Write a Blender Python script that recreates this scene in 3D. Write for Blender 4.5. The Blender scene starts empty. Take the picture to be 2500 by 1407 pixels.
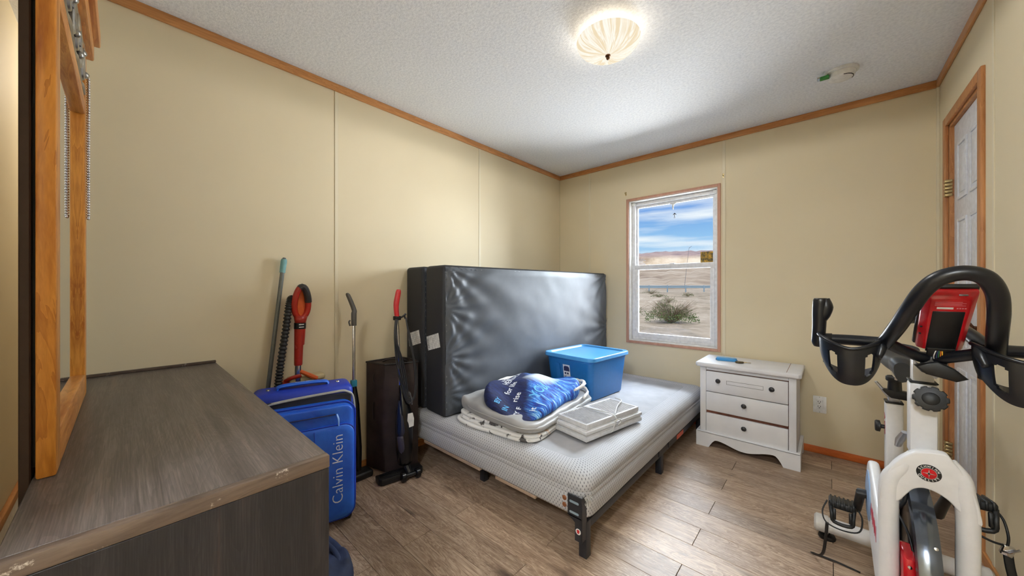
import bpy, bmesh, math, random
from mathutils import Vector, Matrix, noise
from mathutils.bvhtree import BVHTree
random.seed(7)
sc = bpy.context.scene
col = sc.collection
PI = math.pi
R = math.radians

# ---------------------------------------------------------------- camera
H = 2.40                      # ceiling height
XL, XR, YB, YF, XA = -2.228, 0.491, 3.262, -0.335, -3.95
cd = bpy.data.cameras.new('camera')
cd.sensor_width = 36.0
cd.lens = 36.0 * 855.0 / 2500.0
cd.clip_start = 0.02
cd.clip_end = 3000
cam = bpy.data.objects.new('camera', cd)
col.objects.link(cam)
cam.location = (0, 0, 1.157)
cam.rotation_euler = (R(90), 0, R(42.1))
sc.camera = cam

# ---------------------------------------------------------------- exposure, world, sun, daylight
sc.view_settings.view_transform = 'Standard'
sc.view_settings.look = 'None'
sc.view_settings.gamma = 1.0
sc.view_settings.use_curve_mapping = False
sc.view_settings.exposure = 1.0


def srgb(r, g, b):
    f = lambda c: (c / 255.0) / 12.92 if c <= 10 else ((c / 255.0 + 0.055) / 1.055) ** 2.4
    return (f(r), f(g), f(b), 1.0)


world = bpy.data.worlds.new('desert_sky')
sc.world = world
world.use_nodes = True
wn, wl = world.node_tree.nodes, world.node_tree.links
wn.clear()
w_out = wn.new('ShaderNodeOutputWorld')
w_bg = wn.new('ShaderNodeBackground')
w_tc = wn.new('ShaderNodeTexCoord')
w_sep = wn.new('ShaderNodeSeparateXYZ')
w_ramp = wn.new('ShaderNodeValToRGB')
w_ramp.color_ramp.elements[0].position = 0.0
w_ramp.color_ramp.elements[0].color = srgb(196, 222, 240)
w_ramp.color_ramp.elements[1].position = 0.24
w_ramp.color_ramp.elements[1].color = srgb(70, 134, 218)
e = w_ramp.color_ramp.elements.new(0.12)
e.color = srgb(150, 198, 238)
e = w_ramp.color_ramp.elements.new(0.7)
e.color = srgb(40, 92, 180)
w_map = wn.new('ShaderNodeMapping')
w_map.inputs['Scale'].default_value = (1.6, 1.6, 16.0)
w_noise = wn.new('ShaderNodeTexNoise')
w_noise.inputs['Scale'].default_value = 1.9
w_noise.inputs['Detail'].default_value = 6
w_cr = wn.new('ShaderNodeValToRGB')
w_cr.color_ramp.elements[0].position = 0.40
w_cr.color_ramp.elements[1].position = 0.64
w_mix = wn.new('ShaderNodeMix')
w_mix.data_type = 'RGBA'
w_mix.inputs['B'].default_value = srgb(238, 245, 250)
wl.new(w_tc.outputs['Generated'], w_sep.inputs[0])
wl.new(w_sep.outputs['Z'], w_ramp.inputs[0])
wl.new(w_tc.outputs['Generated'], w_map.inputs[0])
wl.new(w_map.outputs[0], w_noise.inputs['Vector'])
wl.new(w_noise.outputs['Fac'], w_cr.inputs[0])
wl.new(w_cr.outputs[0], w_mix.inputs['Factor'])
wl.new(w_ramp.outputs[0], w_mix.inputs['A'])
wl.new(w_mix.outputs['Result'], w_bg.inputs['Color'])
w_bg.inputs['Strength'].default_value = 0.56
wl.new(w_bg.outputs[0], w_out.inputs[0])

sd = bpy.data.lights.new('sun', 'SUN')
sd.energy = 1.9
sd.angle = R(0.6)
sd.color = (1.0, 0.95, 0.87)
sun = bpy.data.objects.new('sun', sd)
col.objects.link(sun)
sun.rotation_euler = (R(38), 0, R(28))

# daylight of the open sky outside the window: high in front of it, and lower to its side


def daylight(name, loc, aim, w, h, watts, rgb):
    d = bpy.data.lights.new(name, 'AREA')
    d.shape = 'RECTANGLE'
    d.size, d.size_y = w, h
    d.energy = watts
    d.color = rgb
    o = bpy.data.objects.new(name, d)
    col.objects.link(o)
    o.location = loc
    o.rotation_euler = (Vector(aim) - Vector(loc)).to_track_quat('-Z', 'Y').to_euler()
    return o


daylight('window_daylight_high', (-1.1, 6.0, 4.6), (-1.0, 3.0, 1.2), 5.0, 2.6, 1950, (0.80, 0.90, 1.0))
daylight('window_daylight_side', (1.1, 7.0, 2.6), (-1.1, 3.2, 1.5), 2.6, 3.2, 590, (0.84, 0.92, 1.0))
# sunlit sand just outside throws light up through the window onto the ceiling
daylight('ground_bounce', (-0.9, 6.1, -0.5), (-1.05, 3.3, 1.35), 5.2, 3.6, 800, (0.92, 0.96, 1.0))
LAMP_BOWL, BULB, LAMP_DOWN, HALL_FILL = 0.50, 1.3, 16.0, 56.0

# ---------------------------------------------------------------- node helpers


class S:
    """a shader socket with arithmetic"""
    def __init__(s, nt, sock):
        s.nt, s.k = nt, sock

    def _m(s, op, o=None, o2=None):
        n = s.nt.nodes.new('ShaderNodeMath')
        n.operation = op
        for i, v in enumerate((s, o, o2)):
            if v is None:
                continue
            if isinstance(v, S):
                s.nt.links.new(v.k, n.inputs[i])
            else:
                n.inputs[i].default_value = v
        return S(s.nt, n.outputs[0])
    def __add__(s, o): return s._m('ADD', o)
    def __sub__(s, o): return s._m('SUBTRACT', o)
    def __mul__(s, o): return s._m('MULTIPLY', o)
    def __truediv__(s, o): return s._m('DIVIDE', o)
    def fract(s): return s._m('FRACT')
    def floor(s): return s._m('FLOOR')
    def abs(s): return s._m('ABSOLUTE')
    def lt(s, o): return s._m('LESS_THAN', o)
    def gt(s, o): return s._m('GREATER_THAN', o)
    def mod(s, o): return s._m('FLOORED_MODULO', o)
    def maxi(s, o): return s._m('MAXIMUM', o)


class Mat:
    def __init__(self, name, color=(0.8, 0.8, 0.8, 1), rough=0.5, metal=0.0, spec=0.5):
        self.m = bpy.data.materials.new(name)
        self.m.use_nodes = True
        self.nt = self.m.node_tree
        self.b = self.nt.nodes['Principled BSDF']
        self.b.inputs['Base Color'].default_value = color
        self.b.inputs['Roughness'].default_value = rough
        self.b.inputs['Metallic'].default_value = metal
        self.b.inputs['Specular IOR Level'].default_value = spec
        self.base = color
        self._v = None

    def node(self, t, **kw):
        n = self.nt.nodes.new(t)
        for k, v in kw.items():
            setattr(n, k, v)
        return n

    def link(self, a, b):
        self.nt.links.new(a.k if isinstance(a, S) else a, b)

    def coord(self, kind='Object', scale=(1, 1, 1), loc=(0, 0, 0), rot=(0, 0, 0), per_object=False):
        tc = self.node('ShaderNodeTexCoord')
        out = tc.outputs[kind]
        if per_object:
            oi = self.node('ShaderNodeObjectInfo')
            mul = self.node('ShaderNodeVectorMath', operation='MULTIPLY_ADD')
            cmb = self.node('ShaderNodeCombineXYZ')
            for i in range(3):
                self.link(oi.outputs['Random'], cmb.inputs[i])
            mul.inputs[1].default_value = (37.0, 61.0, 13.0)
            self.link(cmb.outputs[0], mul.inputs[0])
            self.link(out, mul.inputs[2])
            out = mul.outputs[0]
        mp = self.node('ShaderNodeMapping')
        mp.inputs['Scale'].default_value = scale
        mp.inputs['Location'].default_value = loc
        mp.inputs['Rotation'].default_value = rot
        self.link(out, mp.inputs[0])
        return mp.outputs[0]

    def noise(self, vec, scale=5, detail=4, rough=0.55, dist=0.0):
        n = self.node('ShaderNodeTexNoise')
        n.inputs['Scale'].default_value = scale
        n.inputs['Detail'].default_value = detail
        n.inputs['Roughness'].default_value = rough
        n.inputs['Distortion'].default_value = dist
        self.link(vec, n.inputs['Vector'])
        return S(self.nt, n.outputs['Fac'])

    def ramp(self, fac, stops):
        n = self.node('ShaderNodeValToRGB')
        els = n.color_ramp.elements
        els[0].position, els[0].color = stops[0]
        els[1].position, els[1].color = stops[-1]
        for p, c in stops[1:-1]:
            x = els.new(p)
            x.color = c
        self.link(fac, n.inputs[0])
        return n.outputs[0]

    def mix(self, fac, a, b):
        n = self.node('ShaderNodeMix', data_type='RGBA')
        for v, k in ((fac, 'Factor'), (a, 'A'), (b, 'B')):
            i = n.inputs[k] if k != 'Factor' else n.inputs[0]
            if isinstance(v, (tuple, list, float, int)):
                i.default_value = v
            else:
                self.link(v, i)
        return n.outputs['Result']

    def color(self, c): self.link(c, self.b.inputs['Base Color']); return self

    def bump(self, h, strength=0.3, dist=0.01):
        n = self.node('ShaderNodeBump')
        n.inputs['Strength'].default_value = strength
        n.inputs['Distance'].default_value = dist
        self.link(h, n.inputs['Height'])
        self.link(n.outputs[0], self.b.inputs['Normal'])
        return self

    def rough(self, c): self.link(c, self.b.inputs['Roughness']); return self


M = {}


def plain(key, rgb, rough=0.5, metal=0.0, grain=0.06, scale=40, bump=0.0, bd=0.002, spec=0.5):
    m = Mat(key, srgb(*rgb), rough, metal, spec)
    c = m.coord('Object')
    n = m.noise(c, scale, 3)
    lo = tuple(max(0, q * (1 - grain * 2)) for q in srgb(*rgb)[:3]) + (1,)
    hi = tuple(min(1, q * (1 + grain)) for q in srgb(*rgb)[:3]) + (1,)
    m.color(m.ramp(n, [(0.3, lo), (0.7, hi)]))
    if bump:
        m.bump(n, bump, bd)
    M[key] = m.m
    return m


def wood(key, dark, light, axis='x', rough=0.5, fine=60, ring=7, spec=0.4, per=True, contrast=(0.32, 0.66), bump=0.15):
    m = Mat(key, srgb(*light), rough, 0, spec)
    lng, shr = 1.0, 9.0
    sc3 = {'x': (lng, shr, shr), 'y': (shr, lng, shr), 'z': (shr, shr, lng)}[axis]
    c = m.coord('Object', sc3, per_object=per)
    n1 = m.noise(c, 1.6, 5, 0.6, 0.8)
    n2 = m.noise(c, fine / 9.0, 4, 0.7, 0.2)
    rings = (n1 * ring).fract()
    f = n1 * 0.55 + n2 * 0.35 + rings * 0.12
    m.color(m.ramp(f, [(contrast[0], srgb(*dark)), (contrast[1], srgb(*light))]))
    m.bump(n2, bump, 0.002)
    M[key] = m.m
    return m


# ---------------------------------------------------------------- materials
def wall_mat(key, rgb, rough=0.65):
    m = Mat(key, srgb(*rgb), rough)
    c = m.coord('Object')
    a = m.noise(c, 1.3, 2)
    b = m.noise(c, 190, 3)
    lo = srgb(*[v - 4 for v in rgb])
    hi = srgb(*[v + 3 for v in rgb])
    m.color(m.ramp(a, [(0.3, lo), (0.7, hi)]))
    m.bump(b, 0.06, 0.001)
    M[key] = m.m


wall_mat('wall', (224, 210, 178))
wall_mat('batten', (224, 213, 185), 0.5)
wall_mat('wall_core', (150, 130, 95))
m = Mat('ceiling', srgb(236, 238, 243), 0.85)
c = m.coord('Object')
n1, n2 = m.noise(c, 75, 4, 0.65), m.noise(c, 210, 2)
m.color(m.ramp(n1, [(0.3, srgb(222, 226, 233)), (0.6, srgb(242, 245, 250))]))
m.bump(n1 * 0.8 + n2 * 0.2, 0.55, 0.006)
M['ceiling'] = m.m

m = Mat('plank', srgb(150, 122, 98), 0.42, 0, 0.5)
oi = m.node('ShaderNodeObjectInfo')
c = m.coord('Object', (0.9, 7.5, 1), per_object=True)
n1 = m.noise(c, 1.5, 5, 0.6, 1.1)
n2 = m.noise(m.coord('Object', (3.0, 55, 1), per_object=True), 3.0, 5, 0.7, 0.3)
n3 = m.noise(m.coord('Object', (1.4, 5.0, 1), per_object=True), 2.1, 3, 0.5, 0.6)
rings = (n1 * 16.0).fract()
f = n1 * 0.34 + n2 * 0.46 + rings * 0.16
cc = m.ramp(f, [(0.26, srgb(98, 77, 60)), (0.45, srgb(150, 123, 99)), (0.62, srgb(196, 172, 146))])
knots = m.ramp(n3, [(0.24, (1, 1, 1, 1)), (0.36, (0, 0, 0, 1))])
cc = m.mix(knots, cc, srgb(80, 61, 48))
rv = S(m.nt, oi.outputs['Random'])
hv = m.node('ShaderNodeHueSaturation')
m.link(cc, hv.inputs['Color'])
m.link(rv * 0.36 + 0.86, hv.inputs['Value'])
hv.inputs['Saturation'].default_value = 0.92
m.color(hv.outputs[0])
m.bump(n2, 0.12, 0.002)
m.rough(n2 * 0.2 + 0.36)
M['plank'] = m.m
plain('subfloor', (46, 36, 28), 0.8)

wood('trim_wood', (164, 102, 52), (212, 152, 94), 'x', 0.42, 50, 4)
wood('trim_wood_y', (168, 108, 58), (218, 160, 102), 'y', 0.42, 50, 4)
wood('trim_wood_z', (156, 96, 54), (206, 148, 96), 'z', 0.42, 50, 4)
wood('baseboard_wood', (178, 84, 30), (216, 116, 54), 'x', 0.5, 50, 4)
wood('oak_z', (150, 78, 16), (216, 146, 62), 'z', 0.36, 90, 7, contrast=(0.36, 0.62))
wood('oak_x', (168, 96, 34), (224, 160, 88), 'x', 0.32, 90, 7, contrast=(0.36, 0.62))
wood('window_trim', (186, 138, 116), (206, 160, 138), 'z', 0.55, 40, 3)


def grain(key, axis, stops, rough):
    """long dark veneer grain with pores, streaks and a few cathedrals"""
    m = Mat(key, stops[-1][1], rough, 0, .45)
    k = {'x': lambda l, c: (l, c, c), 'z': lambda l, c: (c, c, l)}[axis]
    pores = m.noise(m.coord('Object', k(3.5, 150)), 3.0, 4, .65, .15)
    strk = m.noise(m.coord('Object', k(.8, 13)), 2.0, 3, .55, .5)
    cath = (m.noise(m.coord('Object', k(.9, 5.5)), 1.5, 3, .5, .9) * 22.0).fract()
    f_ = pores * .52 + strk * .40 + cath * .06
    cc_ = m.ramp(f_, stops)
    red = m.ramp(strk, [(.62, (0, 0, 0, 1)), (.70, (.4, .4, .4, 1))])
    m.color(m.mix(red, cc_, srgb(116, 92, 80) if axis == 'x' else srgb(70, 54, 48)))
    m.bump(pores, .2, .0015)
    M[key] = m.m
    return m


grain('dresser_top', 'x', [(.32, srgb(58, 52, 50)), (.48, srgb(86, 78, 75)), (.66, srgb(122, 113, 108))], .34)
grain('dresser_end', 'z', [(.32, srgb(28, 27, 29)), (.50, srgb(42, 40, 42)), (.70, srgb(66, 62, 62))], .42)
m = wood('dresser_edge', (64, 53, 46), (116, 99, 86), 'y', 0.5, 120, 5, per=False)
c = m.coord('Object')
wear = m.ramp(m.noise(c, 26, 6, 0.75), [(0.62, (0, 0, 0, 1)), (0.70, (1, 1, 1, 1))])
old = m.b.inputs['Base Color'].links[0].from_socket
m.color(m.mix(wear, old, srgb(196, 184, 172)))
plain('mirror_back', (58, 40, 30), 0.7, bump=0.2)
plain('black_gap', (14, 12, 12), 0.8)
m = Mat('mirror_glass', srgb(236, 238, 236), 0.015, 1.0)
n = m.noise(m.coord('Object'), 14, 3)
m.rough(n * 0.02)
M['mirror_glass'] = m.m
plain('pewter', (168, 166, 160), 0.3, 0.9, bump=0.2)
plain('bead_silver', (226, 226, 230), 0.16, 0.85)
plain('white_vinyl', (232, 232, 234), 0.4)
plain('white_door', (226, 228, 234), 0.42)
plain('jamb_white', (230, 228, 224), 0.5)
plain('brass', (198, 178, 130), 0.3, 0.9)
plain('bronze', (120, 84, 60), 0.35, 0.8)
plain('plastic_white', (234, 234, 232), 0.35)
plain('black', (18, 18, 20), 0.45)
plain('black_gloss', (16, 17, 20), 0.25)
plain('dark_slot', (30, 28, 28), 0.6)
plain('chrome', (206, 206, 210), 0.14, 1.0)
plain('steel', (150, 152, 156), 0.3, 0.9)


def glass(key, tint=(1, 1, 1, 1), refl=0.06):
    m = Mat(key)
    m.nt.nodes.remove(m.b)
    out = m.nt.nodes['Material Output']
    tr = m.node('ShaderNodeBsdfTransparent')
    tr.inputs[0].default_value = tint
    gl = m.node('ShaderNodeBsdfGlossy')
    gl.inputs['Roughness'].default_value = 0.02
    fr = m.node('ShaderNodeFresnel')
    fr.inputs[0].default_value = 1.35
    mx = m.node('ShaderNodeMixShader')
    m.link(fr.outputs[0], mx.inputs[0])
    m.link(tr.outputs[0], mx.inputs[1])
    m.link(gl.outputs[0], mx.inputs[2])
    m.link(mx.outputs[0], out.inputs['Surface'])
    M[key] = m.m


glass('pane_glass', (0.97, 0.98, 0.98, 1))
glass('screened_glass', (0.86, 0.87, 0.88, 1))
glass('clear_plastic', (0.85, 0.9, 0.95, 1))

# ---------------------------------------------------------------- mesh helpers


def merge(bm, tmp):
    me = bpy.data.meshes.new('tmp')
    tmp.to_mesh(me)
    bm.from_mesh(me)
    bpy.data.meshes.remove(me)
    tmp.free()
    return bm


def box(bm, lo, hi, bevel=0.0, seg=2, mtx=None):
    t = bmesh.new()
    bmesh.ops.create_cube(t, size=1)
    s = [hi[i] - lo[i] for i in range(3)]
    cc = [(hi[i] + lo[i]) / 2 for i in range(3)]
    for v in t.verts:
        v.co = Vector((v.co.x * s[0] + cc[0], v.co.y * s[1] + cc[1], v.co.z * s[2] + cc[2]))
    if bevel > 0:
        bmesh.ops.bevel(t, geom=list(t.edges), offset=min(bevel, min(abs(q) for q in s) * 0.49), segments=seg,
                        affect='EDGES', profile=0.5)
    if mtx is not None:
        t.transform(mtx)
    return merge(bm, t)


def spline(pts, n=8):
    """Catmull-Rom through pts"""
    P = [Vector(p) for p in pts]
    if len(P) < 3:
        return P
    out = []
    for i in range(len(P) - 1):
        p0 = P[i - 1] if i else P[0] * 2 - P[1]
        p1, p2 = P[i], P[i + 1]
        p3 = P[i + 2] if i + 2 < len(P) else P[-1] * 2 - P[-2]
        for k in range(n):
            t = k / n
            out.append(0.5 * ((2 * p1) + (p2 - p0) * t + (2 * p0 - 5 * p1 + 4 * p2 - p3) * t * t
                              + (3 * p1 - p0 - 3 * p2 + p3) * t ** 3))
    out.append(P[-1])
    return out


def tube(bm, pts, r, seg=10, smooth=0, flat=1.0, up=None, caps=True, closed=False):
    """r a number or a list at the control points; flat squeezes the section along its second axis"""
    rs = r if isinstance(r, (list, tuple)) else [r] * len(pts)
    if smooth:
        n = len(pts)
        P = spline(pts, smooth)
        rr = []
        for i in range(n - 1):
            for k in range(smooth):
                t = k / smooth
                rr.append(rs[i] * (1 - t) + rs[i + 1] * t)
        rr.append(rs[-1])
        rs = rr
    else:
        P = [Vector(p) for p in pts]
    N = len(P)
    rings = []
    prev = None
    for i in range(N):
        if closed:
            d = (P[(i + 1) % N] - P[i - 1])
        else:
            d = (P[min(i + 1, N - 1)] - P[max(i - 1, 0)])
        if d.length < 1e-9:
            d = Vector((0, 0, 1))
        d.normalize()
        if prev is None:
            ref = Vector(up) if up is not None else (Vector((0, 0, 1)) if abs(d.z) < 0.9 else Vector((0, 1, 0)))
            a = d.cross(ref).normalized()
        else:
            a = (prev - d * prev.dot(d))
            a = a.normalized() if a.length > 1e-6 else d.orthogonal().normalized()
        b = a.cross(d).normalized()
        prev = a
        rings.append([bm.verts.new(P[i] + a * (rs[i] * math.cos(2 * PI * k / seg)) + b * (rs[i] * flat * math.sin(2 * PI * k / seg)))
                      for k in range(seg)])
    for i in range(N - 1 if not closed else N):
        A, B = rings[i], rings[(i + 1) % N]
        for k in range(seg):
            bm.faces.new((A[k], A[(k + 1) % seg], B[(k + 1) % seg], B[k]))
    if caps and not closed:
        bm.faces.new(rings[0][::-1])
        bm.faces.new(rings[-1])
    return bm


def lathe(bm, prof, seg=32, mtx=None):
    """prof [(r,z)...] around z"""
    t = bmesh.new()
    rings = []
    for r, z in prof:
        if r < 1e-6:
            rings.append([t.verts.new((0, 0, z))])
        else:
            rings.append([t.verts.new((r * math.cos(2 * PI * k / seg), r * math.sin(2 * PI * k / seg), z)) for k in range(seg)])
    for A, B in zip(rings, rings[1:]):
        for k in range(seg):
            k2 = (k + 1) % seg
            if len(A) == 1 and len(B) == 1:
                continue
            if len(A) == 1:
                t.faces.new((A[0], B[k2], B[k]))
            elif len(B) == 1:
                t.faces.new((A[k], A[k2], B[0]))
            else:
                t.faces.new((A[k], A[k2], B[k2], B[k]))
    bmesh.ops.recalc_face_normals(t, faces=list(t.faces))
    if mtx is not None:
        t.transform(mtx)
    return merge(bm, t)


def prism(bm, poly, d0, d1, axis='y', bevel=0.0, seg=2, mtx=None):
    """poly of 2D points extruded from d0 to d1 along axis; the 2D axes are the other two in order"""
    t = bmesh.new()

    def p3(p, d):
        return {'y': (p[0], d, p[1]), 'x': (d, p[0], p[1]), 'z': (p[0], p[1], d)}[axis]
    A = [t.verts.new(p3(p, d0)) for p in poly]
    B = [t.verts.new(p3(p, d1)) for p in poly]
    t.faces.new(A)
    t.faces.new(B[::-1])
    n = len(poly)
    for i in range(n):
        t.faces.new((A[i], B[i], B[(i + 1) % n], A[(i + 1) % n]))
    bmesh.ops.recalc_face_normals(t, faces=list(t.faces))
    if bevel > 0:
        es = [e for e in t.edges if (e.verts[0] in A) == (e.verts[1] in A)]
        bmesh.ops.bevel(t, geom=es, offset=bevel, segments=seg, affect='EDGES', profile=0.5)
    bmesh.ops.triangulate(t, faces=[f for f in t.faces if len(f.verts) > 4])
    if mtx is not None:
        t.transform(mtx)
    return merge(bm, t)


def rrect(w, h, r, n=5, cx=0.0, cy=0.0):
    pts = []
    for sx, sy, a0 in ((1, 1, 0), (-1, 1, 90), (-1, -1, 180), (1, -1, 270)):
        for k in range(n + 1):
            a = R(a0 + 90 * k / n)
            pts.append((cx + sx * (w / 2 - r) + r * math.cos(a), cy + sy * (h / 2 - r) + r * math.sin(a)))
    return pts


def fin(bm, name, mat, parent=None, sharp=35, world=False):
    """link a bmesh as one mesh object; world=True means its coordinates are world ones"""
    if world and parent is not None:
        bm.transform(parent.matrix_basis.inverted() if parent.parent is None
                     else (parent.parent.matrix_basis @ parent.matrix_basis).inverted())
    bmesh.ops.recalc_face_normals(bm, faces=list(bm.faces))
    me = bpy.data.meshes.new(name)
    bm.to_mesh(me)
    bm.free()
    for p in me.polygons:
        p.use_smooth = True
    me.set_sharp_from_angle(angle=R(sharp))
    o = bpy.data.objects.new(name, me)
    me.materials.append(M[mat] if isinstance(mat, str) else mat)
    col.objects.link(o)
    if parent is not None:
        o.parent = parent
    return o


def bmn():
    return bmesh.new()


def thing(name, label, cat, loc=(0, 0, 0), rz=0.0, group=None, rot=None):
    o = bpy.data.objects.new(name, None)
    o.empty_display_size = 0.1
    col.objects.link(o)
    o.location = loc
    o.rotation_euler = rot if rot else (0, 0, rz)
    o['label'] = label
    o['category'] = cat
    if group:
        o['group'] = group
    o.matrix_basis = Matrix.LocRotScale(Vector(loc), o.rotation_euler, None)
    return o


def tag(o, label, cat, group=None):
    o['label'] = label
    o['category'] = cat
    if group:
        o['group'] = group
    return o


def structure(o):
    o['kind'] = 'structure'
    return o


def center(o):
    """move a mesh object's origin to the middle of its base, keeping it where it is"""
    xs = [v.co for v in o.data.vertices]
    c0 = Vector(((min(v.x for v in xs) + max(v.x for v in xs)) / 2, (min(v.y for v in xs) + max(v.y for v in xs)) / 2, min(v.z for v in xs)))
    o.data.transform(Matrix.Translation(-c0))
    o.location = o.location + c0
    return o


def text_bm(s, size, extrude=0.0005, spacing=1.0, bold=0.0):
    cu = bpy.data.curves.new('t', 'FONT')
    cu.body = s
    cu.size = size
    cu.align_x = 'CENTER'
    cu.align_y = 'CENTER'
    cu.extrude = extrude
    cu.space_character = spacing
    cu.offset = bold
    cu.resolution_u = 3
    o = bpy.data.objects.new('t', cu)
    col.objects.link(o)
    dg = bpy.context.evaluated_depsgraph_get()
    me = bpy.data.meshes.new_from_object(o.evaluated_get(dg))
    bm = bmesh.new()
    bm.from_mesh(me)
    bpy.data.objects.remove(o)
    bpy.data.curves.remove(cu)
    bpy.data.meshes.remove(me)
    return bm


def frame_mtx(origin, xdir, ydir):
    x = Vector(xdir).normalized()
    y = Vector(ydir).normalized()
    z = x.cross(y).normalized()
    y = z.cross(x)
    return Matrix(((x.x, y.x, z.x, origin[0]), (x.y, y.y, z.y, origin[1]), (x.z, y.z, z.z, origin[2]), (0, 0, 0, 1)))


def nz(x, y, z=0.0):
    return noise.noise(Vector((x, y, z)))


def soft_slab(poly, z0, ztop, rings=16, edge=0.22, sub=4, under=0.55):
    """soft folded cloth: poly the outline (smoothed), ztop(x,y) its top; rounded edge"""
    pts = [Vector((p[0], p[1], 0)) for p in poly]
    n = len(pts)
    P = []
    for i in range(n):
        p0, p1, p2, p3 = pts[i - 1], pts[i], pts[(i + 1) % n], pts[(i + 2) % n]
        for k in range(sub):
            t = k / sub
            P.append(0.5 * ((2 * p1) + (p2 - p0) * t + (2 * p0 - 5 * p1 + 4 * p2 - p3) * t * t + (3 * p1 - p0 - 3 * p2 + p3) * t ** 3))
    cx = sum((p for p in P), Vector()) / len(P)
    bm = bmesh.new()
    lay = []
    # bottom inset ring, up around the edge, over the top to the middle
    for k in range(5):
        a = -PI / 2 + (PI / 2) * k / 4
        lay.append((1 - edge * 0.35 * (1 - math.cos(a)), under * (1 + math.sin(a))))
    for k in range(1, 5):
        a = (PI / 2) * k / 4
        lay.append((1 - edge * 0.35 * (1 - math.cos(a)), under + (1 - under) * math.sin(a)))
    s1 = lay[-1][0]
    for k in range(1, rings + 1):
        lay.append((s1 * (1 - k / rings), 1.0))
    prev = None
    for s, hf in lay:
        if s < 1e-4:
            z = ztop(cx.x, cx.y)
            v = bm.verts.new((cx.x, cx.y, z))
            for i in range(len(prev)):
                bm.faces.new((prev[i], prev[(i + 1) % len(prev)], v))
            break
        ring = []
        for p in P:
            q = cx + (p - cx) * s
            z = z0 + (ztop(q.x, q.y) - z0) * hf
            ring.append(bm.verts.new((q.x, q.y, z)))
        if prev:
            for i in range(len(P)):
                j = (i + 1) % len(P)
                bm.faces.new((prev[i], prev[j], ring[j], ring[i]))
        else:
            bm.faces.new(ring[::-1])
        prev = ring
    return bm


def drape(text, size, at, ang, tree, lift=0.0015, bold=0.0, spacing=1.0):
    bm = text_bm(text, size, 0.0, spacing, bold)
    bmesh.ops.subdivide_edges(bm, edges=[e for e in bm.edges if e.calc_length() > 0.02], cuts=2)
    bmesh.ops.triangulate(bm, faces=list(bm.faces))
    bm.transform(Matrix.Translation((at[0], at[1], 0)) @ Matrix.Rotation(ang, 4, 'Z'))
    dead = []
    for v in bm.verts:
        hit = tree.ray_cast(Vector((v.co.x, v.co.y, 3)), Vector((0, 0, -1)))
        if hit[0] is None:
            dead.append(v)
        else:
            v.co.z = hit[0].z + lift
    if dead:
        bmesh.ops.delete(bm, geom=dead, context='VERTS')
    return bm


# ================================================================ SETTING
bm = bmn()
box(bm, (XA - .1, YF - .1, -0.12), (XR + .12, YB + .14, -0.007))
floor = structure(fin(bm, 'floor', 'subfloor'))
# planks run along x; joints alternate
PL, PW, GAP = 0.955, 0.146, 0.0011


def plank_mesh(L, W):
    b = bmn()
    box(b, (-L / 2 + GAP, -W / 2 + GAP * .7, -0.006), (L / 2 - GAP, W / 2 - GAP * .7, 0.0), 0.0008, 1)
    me = bpy.data.meshes.new('plank')
    b.to_mesh(me)
    b.free()
    me.materials.append(M['plank'])
    return me


plank_cache = {}
row_y = 1.711
rows = []
k0 = int(math.floor((YF - row_y) / PW))
for k in range(k0, 40):
    y0 = max(row_y + k * PW, YF)
    y1 = min(row_y + (k + 1) * PW, YB)
    if y1 - y0 < 0.01:
        if y0 >= YB:
            break
        continue
    j0 = -0.455 if k % 2 == 0 else -0.94
    j0 += random.choice((0, 0, 0, 0.0))
    xs = [j0 + i * PL for i in range(-4, 3)]
    x_min = XA if y1 < 0.55 else XL
    cuts = [x_min] + [x for x in xs if x_min + .05 < x < XR - .05] + [XR]
    for xa, xb in zip(cuts, cuts[1:]):
        key = (round(xb - xa, 3), round(y1 - y0, 3))
        if key not in plank_cache:
            plank_cache[key] = plank_mesh(*key)
        o = bpy.data.objects.new('plank', plank_cache[key])
        o.location = ((xa + xb) / 2, (y0 + y1) / 2, 0)
        col.objects.link(o)
        o.parent = floor

bm = bmn()
box(bm, (XA - .1, YF - .1, H), (XR + .12, YB + .14, H + .1))
structure(fin(bm, 'ceiling', 'ceiling'))


def panel(parent, lo, hi, mat='wall', name='wall_panel'):
    b = bmn()
    box(b, lo, hi, 0.001, 1)
    return fin(b, name, mat, parent)


# left wall, ends at the alcove beside the dresser
T = 0.006
bm = bmn()
box(bm, (XL - .10, -0.17, 0), (XL - T, YB + .12, H))
wl_ = structure(fin(bm, 'wall_left', 'wall_core'))
for a, b in ((-0.17, -0.362 + 0.05), (-0.155, 0.857), (0.878, 2.040), (2.060, YB)):
    if b - a > .05:
        panel(wl_, (XL - T, a, 0), (XL, b, H))
for y in (0.8675, 2.05):
    panel(wl_, (XL - T, y - .010, 0), (XL + .003, y + .010, H), 'batten', 'batten')
# alcove, widened for the added fill bulb, and the wall behind the dresser
bm = bmn()
box(bm, (XA - .1, YF - .1, 0), (XA, 0.56, H))
box(bm, (XA, 0.55, 0), (XL - .1, 0.56, H))
structure(fin(bm, 'wall_alcove', 'wall'))
bm = bmn()
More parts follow.
